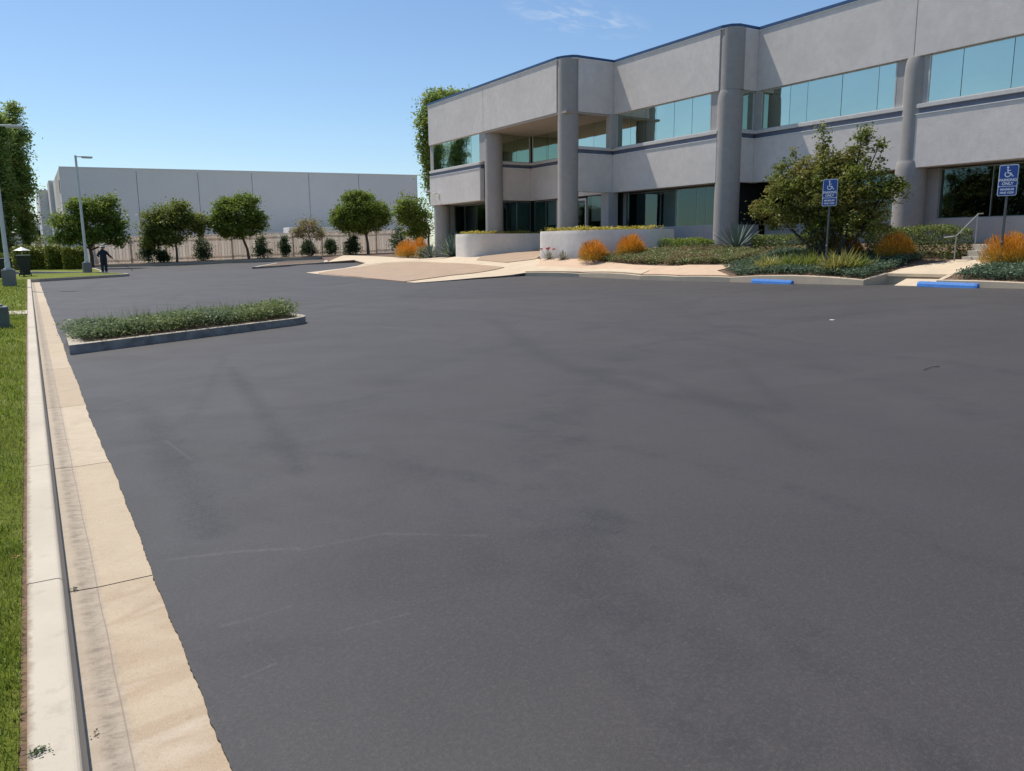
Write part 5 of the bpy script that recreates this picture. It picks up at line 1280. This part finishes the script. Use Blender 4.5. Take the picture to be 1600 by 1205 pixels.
# ------------------------------------------------------------------ person with a spray wand
M['navy'] = simple('navy_cloth', (0.012, 0.020, 0.042), 0.85, .25, 8)
M['skin'] = simple('skin', (0.30, 0.17, 0.11), 0.55, .06)
M['hatm'] = simple('pale_straw_hat', (0.52, 0.50, 0.42), 0.8, .12, 12)
M['shoe'] = simple('white_shoe', (0.62, 0.62, 0.60), 0.6, .08)
pe = on(164, 427, lambda x, y: .155)
per = thing('person', 'person in dark navy work clothes and pale hat, seen from behind, holding a wand', 'person', (pe.x, pe.y, .155))
def ring_body(name, chains, mat):
    """one closed surface: chains of (x,y,z,rx,ry) ellipse rings, joined and remeshed"""
    b = MB()
    for ch in chains:
        rows = []
        for i, (x, y, z, rx, ry) in enumerate(ch):
            p = Vector((x, y, z)); nx = Vector(ch[min(i+1, len(ch)-1)][:3]); pv = Vector(ch[max(i-1, 0)][:3]); dd = (nx-pv).normalized()
            a = Vector((0, 1, 0)) if abs(dd.y) < .8 else Vector((0, 0, 1)); u = a.cross(dd).normalized(); v = dd.cross(u)
            rows.append([b.bm.verts.new(p+u*rx*math.cos(t)+v*ry*math.sin(t)) for t in [2*math.pi*k/14 for k in range(14)]])
        for r0, r1 in zip(rows, rows[1:]):
            for k in range(14): b.bm.faces.new((r0[k], r0[(k+1) % 14], r1[(k+1) % 14], r1[k]))
        b.bm.faces.new(rows[0]); b.bm.faces.new(rows[-1][::-1])
    o = b.build(name, M[mat]); md = o.modifiers.new('join', 'REMESH'); md.mode = 'VOXEL'; md.voxel_size = .014; md.use_smooth_shade = True
    sm = o.modifiers.new('smooth', 'SMOOTH'); sm.iterations = 3
    bpy.context.view_layer.update(); me = bpy.data.meshes.new_from_object(o.evaluated_get(bpy.context.evaluated_depsgraph_get()))
    old = o.data; o.modifiers.clear(); o.data = me; o.parent = per; return o
hd = Vector((.02, .10, 1.50))
fingers = []
hr = Vector((.47, .16, .93)); hdv = Vector((.45, .35, -.82)).normalized()
for k, (o_, l) in enumerate(((-.03, .065), (-.01, .075), (.01, .07), (.03, .055))):
    b0_ = hr+hdv*.075+Vector((0, o_, 0)); b1 = b0_+hdv*l*.5+Vector((-.006, 0, -.006)); b2 = b1+hdv*l*.35+Vector((-.022, 0, .004)); fingers.append([(*b0_, .010, .010), (*b1, .009, .009), (*b2, .007, .007)])
fingers.append([(*(hr+Vector((-.01, -.04, -.02))), .012, .012), (*(hr+Vector((-.03, -.06, -.06))), .010, .010), (*(hr+Vector((-.035, -.05, -.09))), .008, .008)])
lh = Vector((-.20, .30, 1.02))
for k, o_ in enumerate((-.03, -.01, .01, .03)): fingers.append([(lh.x+o_, lh.y+.05, lh.z-.01, .010, .010), (lh.x+o_, lh.y+.09, lh.z-.03, .009, .009), (lh.x+o_, lh.y+.09, lh.z-.06, .007, .007)])
fingers.append([(lh.x+.035, lh.y, lh.z, .012, .012), (lh.x+.06, lh.y+.03, lh.z-.02, .010, .010), (lh.x+.06, lh.y+.06, lh.z-.03, .008, .008)])
ring_body('body', [
    [(.0, .04, 1.30, .06, .06), (.01, .07, 1.40, .055, .055), (.02, .09, 1.46, .065, .07), (.02, .10, 1.53, .078, .095), (.02, .11, 1.60, .076, .092), (.02, .11, 1.66, .05, .06)],
    [(.02, .20, 1.53, .014, .014), (.02, .225, 1.51, .012, .012)],
    [(0, 0, .86, .15, .11), (0, 0, 1.0, .14, .10), (0, .02, 1.15, .16, .11), (0, .04, 1.28, .17, .10), (0, .05, 1.34, .10, .07)],
    [(.17, .04, 1.27, .05, .05), (.30, .05, 1.08, .042, .042), (.42, .13, .98, .034, .034), (*hr, .030, .024), (*(hr+hdv*.05), .040, .020), (*(hr+hdv*.09), .038, .018)],
    [(-.17, .04, 1.27, .05, .05), (-.27, .02, 1.08, .042, .042), (-.22, .2, 1.02, .034, .034), (*lh, .026, .030), (lh.x, lh.y+.05, lh.z-.01, .040, .018)],
    [(.085, 0, .86, .085, .09), (.09, .02, .5, .055, .06), (.09, .0, .28, .05, .052), (.09, -.01, .08, .035, .04), (.09, .10, .04, .035, .03)],
    [(-.085, 0, .86, .085, .09), (-.10, -.02, .5, .055, .06), (-.11, -.06, .28, .05, .052), (-.12, -.08, .08, .035, .04), (-.12, .03, .04, .035, .03)]] + fingers, 'skin')
ring_body('coveralls', [
    [(0, 0, .80, .20, .15), (0, 0, .92, .185, .145), (0, .01, 1.05, .18, .14), (0, .03, 1.2, .20, .14), (0, .045, 1.30, .205, .125), (0, .06, 1.38, .12, .09), (.01, .07, 1.41, .075, .07)],
    [(.15, .04, 1.29, .085, .085), (.235, .045, 1.18, .075, .075), (.31, .055, 1.07, .066, .066), (.42, .13, .97, .052, .052), (.452, .15, .945, .048, .048)],
    [(-.15, .04, 1.29, .085, .085), (-.24, .03, 1.17, .075, .075), (-.29, .02, 1.07, .066, .066), (-.235, .18, 1.02, .055, .055), (-.21, .26, 1.02, .05, .05)],
    [(.085, 0, .92, .115, .125), (.09, .01, .7, .10, .11), (.095, .02, .45, .085, .09), (.09, 0, .25, .078, .08), (.09, -.01, .09, .075, .08)],
    [(-.085, 0, .92, .115, .125), (-.095, -.01, .7, .10, .11), (-.105, -.025, .45, .085, .09), (-.11, -.05, .25, .078, .08), (-.12, -.08, .09, .075, .08)]], 'navy')
for nm, x, y in (('shoe', .09, 0.0), ('shoe', -.12, -.07)):
    b = MB(); b.box(x-.05, x+.05, y-.09, y+.19, 0.0, .035, .01); b.box(x-.045, x+.045, y-.08, y+.12, .036, .09, .02); b.build(nm, M['shoe']).parent = per
b = MB(); V1 = []
rings_ = [(.20, 1.585), (.19, 1.60), (.105, 1.61), (.10, 1.67), (.085, 1.715), (.05, 1.73)]
rr_ = [[b.bm.verts.new((.02+r_*math.cos(2*math.pi*k/20), .11+r_*math.sin(2*math.pi*k/20)*1.08, z_-.02*abs(math.sin(2*math.pi*k/20)))) for k in range(20)] for r_, z_ in rings_]
for r0, r1 in zip(rr_, rr_[1:]):
    for k in range(20): b.bm.faces.new((r0[k], r0[(k+1) % 20], r1[(k+1) % 20], r1[k]))
b.bm.faces.new(rr_[-1]); b.bm.faces.new(rr_[0][::-1]); b.build('hat', M['hatm'], None, True).parent = per
b = MB(); b.tube([(.02+.085*math.cos(R(a)), .075+.07*math.sin(R(a)), 1.52) for a in range(180, 361, 30)], .03, 8); b.build('hair', M['black'], None, True).parent = per
for s_ in (-1, 1):
    b = MB(); b.box(.02+s_*.078, .02+s_*.092, .09, .12, 1.50, 1.56, .005); b.build('ear', M['skin']).parent = per
g0 = Vector((pe.x, pe.y, .155))+hr+hdv*.10
b = MB(); b.tube([g0-Vector((.35, .02, -.16)), g0, g0+Vector((1.0, .25, -.66))], .011, 8); b.tube([g0+Vector((1.0, .25, -.66)), g0+Vector((1.06, .25, -.74))], [.02, .03], 8)
tag(b.build('spray_wand', M['darksteel'], None, True), 'thin dark wand held out low by the person in navy', 'wand')

# small litter near the gutter
for px, py, n_, mat_, lbl in ((116, 921, 26, 'lf_dark', 'small dark leaf scraps in the gutter at the slab joint'), (150, 1146, 10, 'soil', 'single dark crumb of debris lying low in the gutter'),
                              (24, 871, 8, 'rust', 'orange dry leaf lying on the lawn near the kerb'), (66, 633, 12, 'lf_dark', 'dark leaf bits on the gutter slab nearer the island')):
    z_ = .15 if px < 40 else 0.0; q = at(px, py, z=z_)
    pp = NR.normal(size=(n_, 3))*np.array([.009, .012, .002])+np.array([0, 0, .004]); V, F = leaf_arrays(pp, .010 if px > 40 else .02, .6, 1.5)
    o = np_mesh('leaf_litter', V, F, M[mat_]); o.location = (q.x, q.y, z_); tag(o, lbl, 'litter')
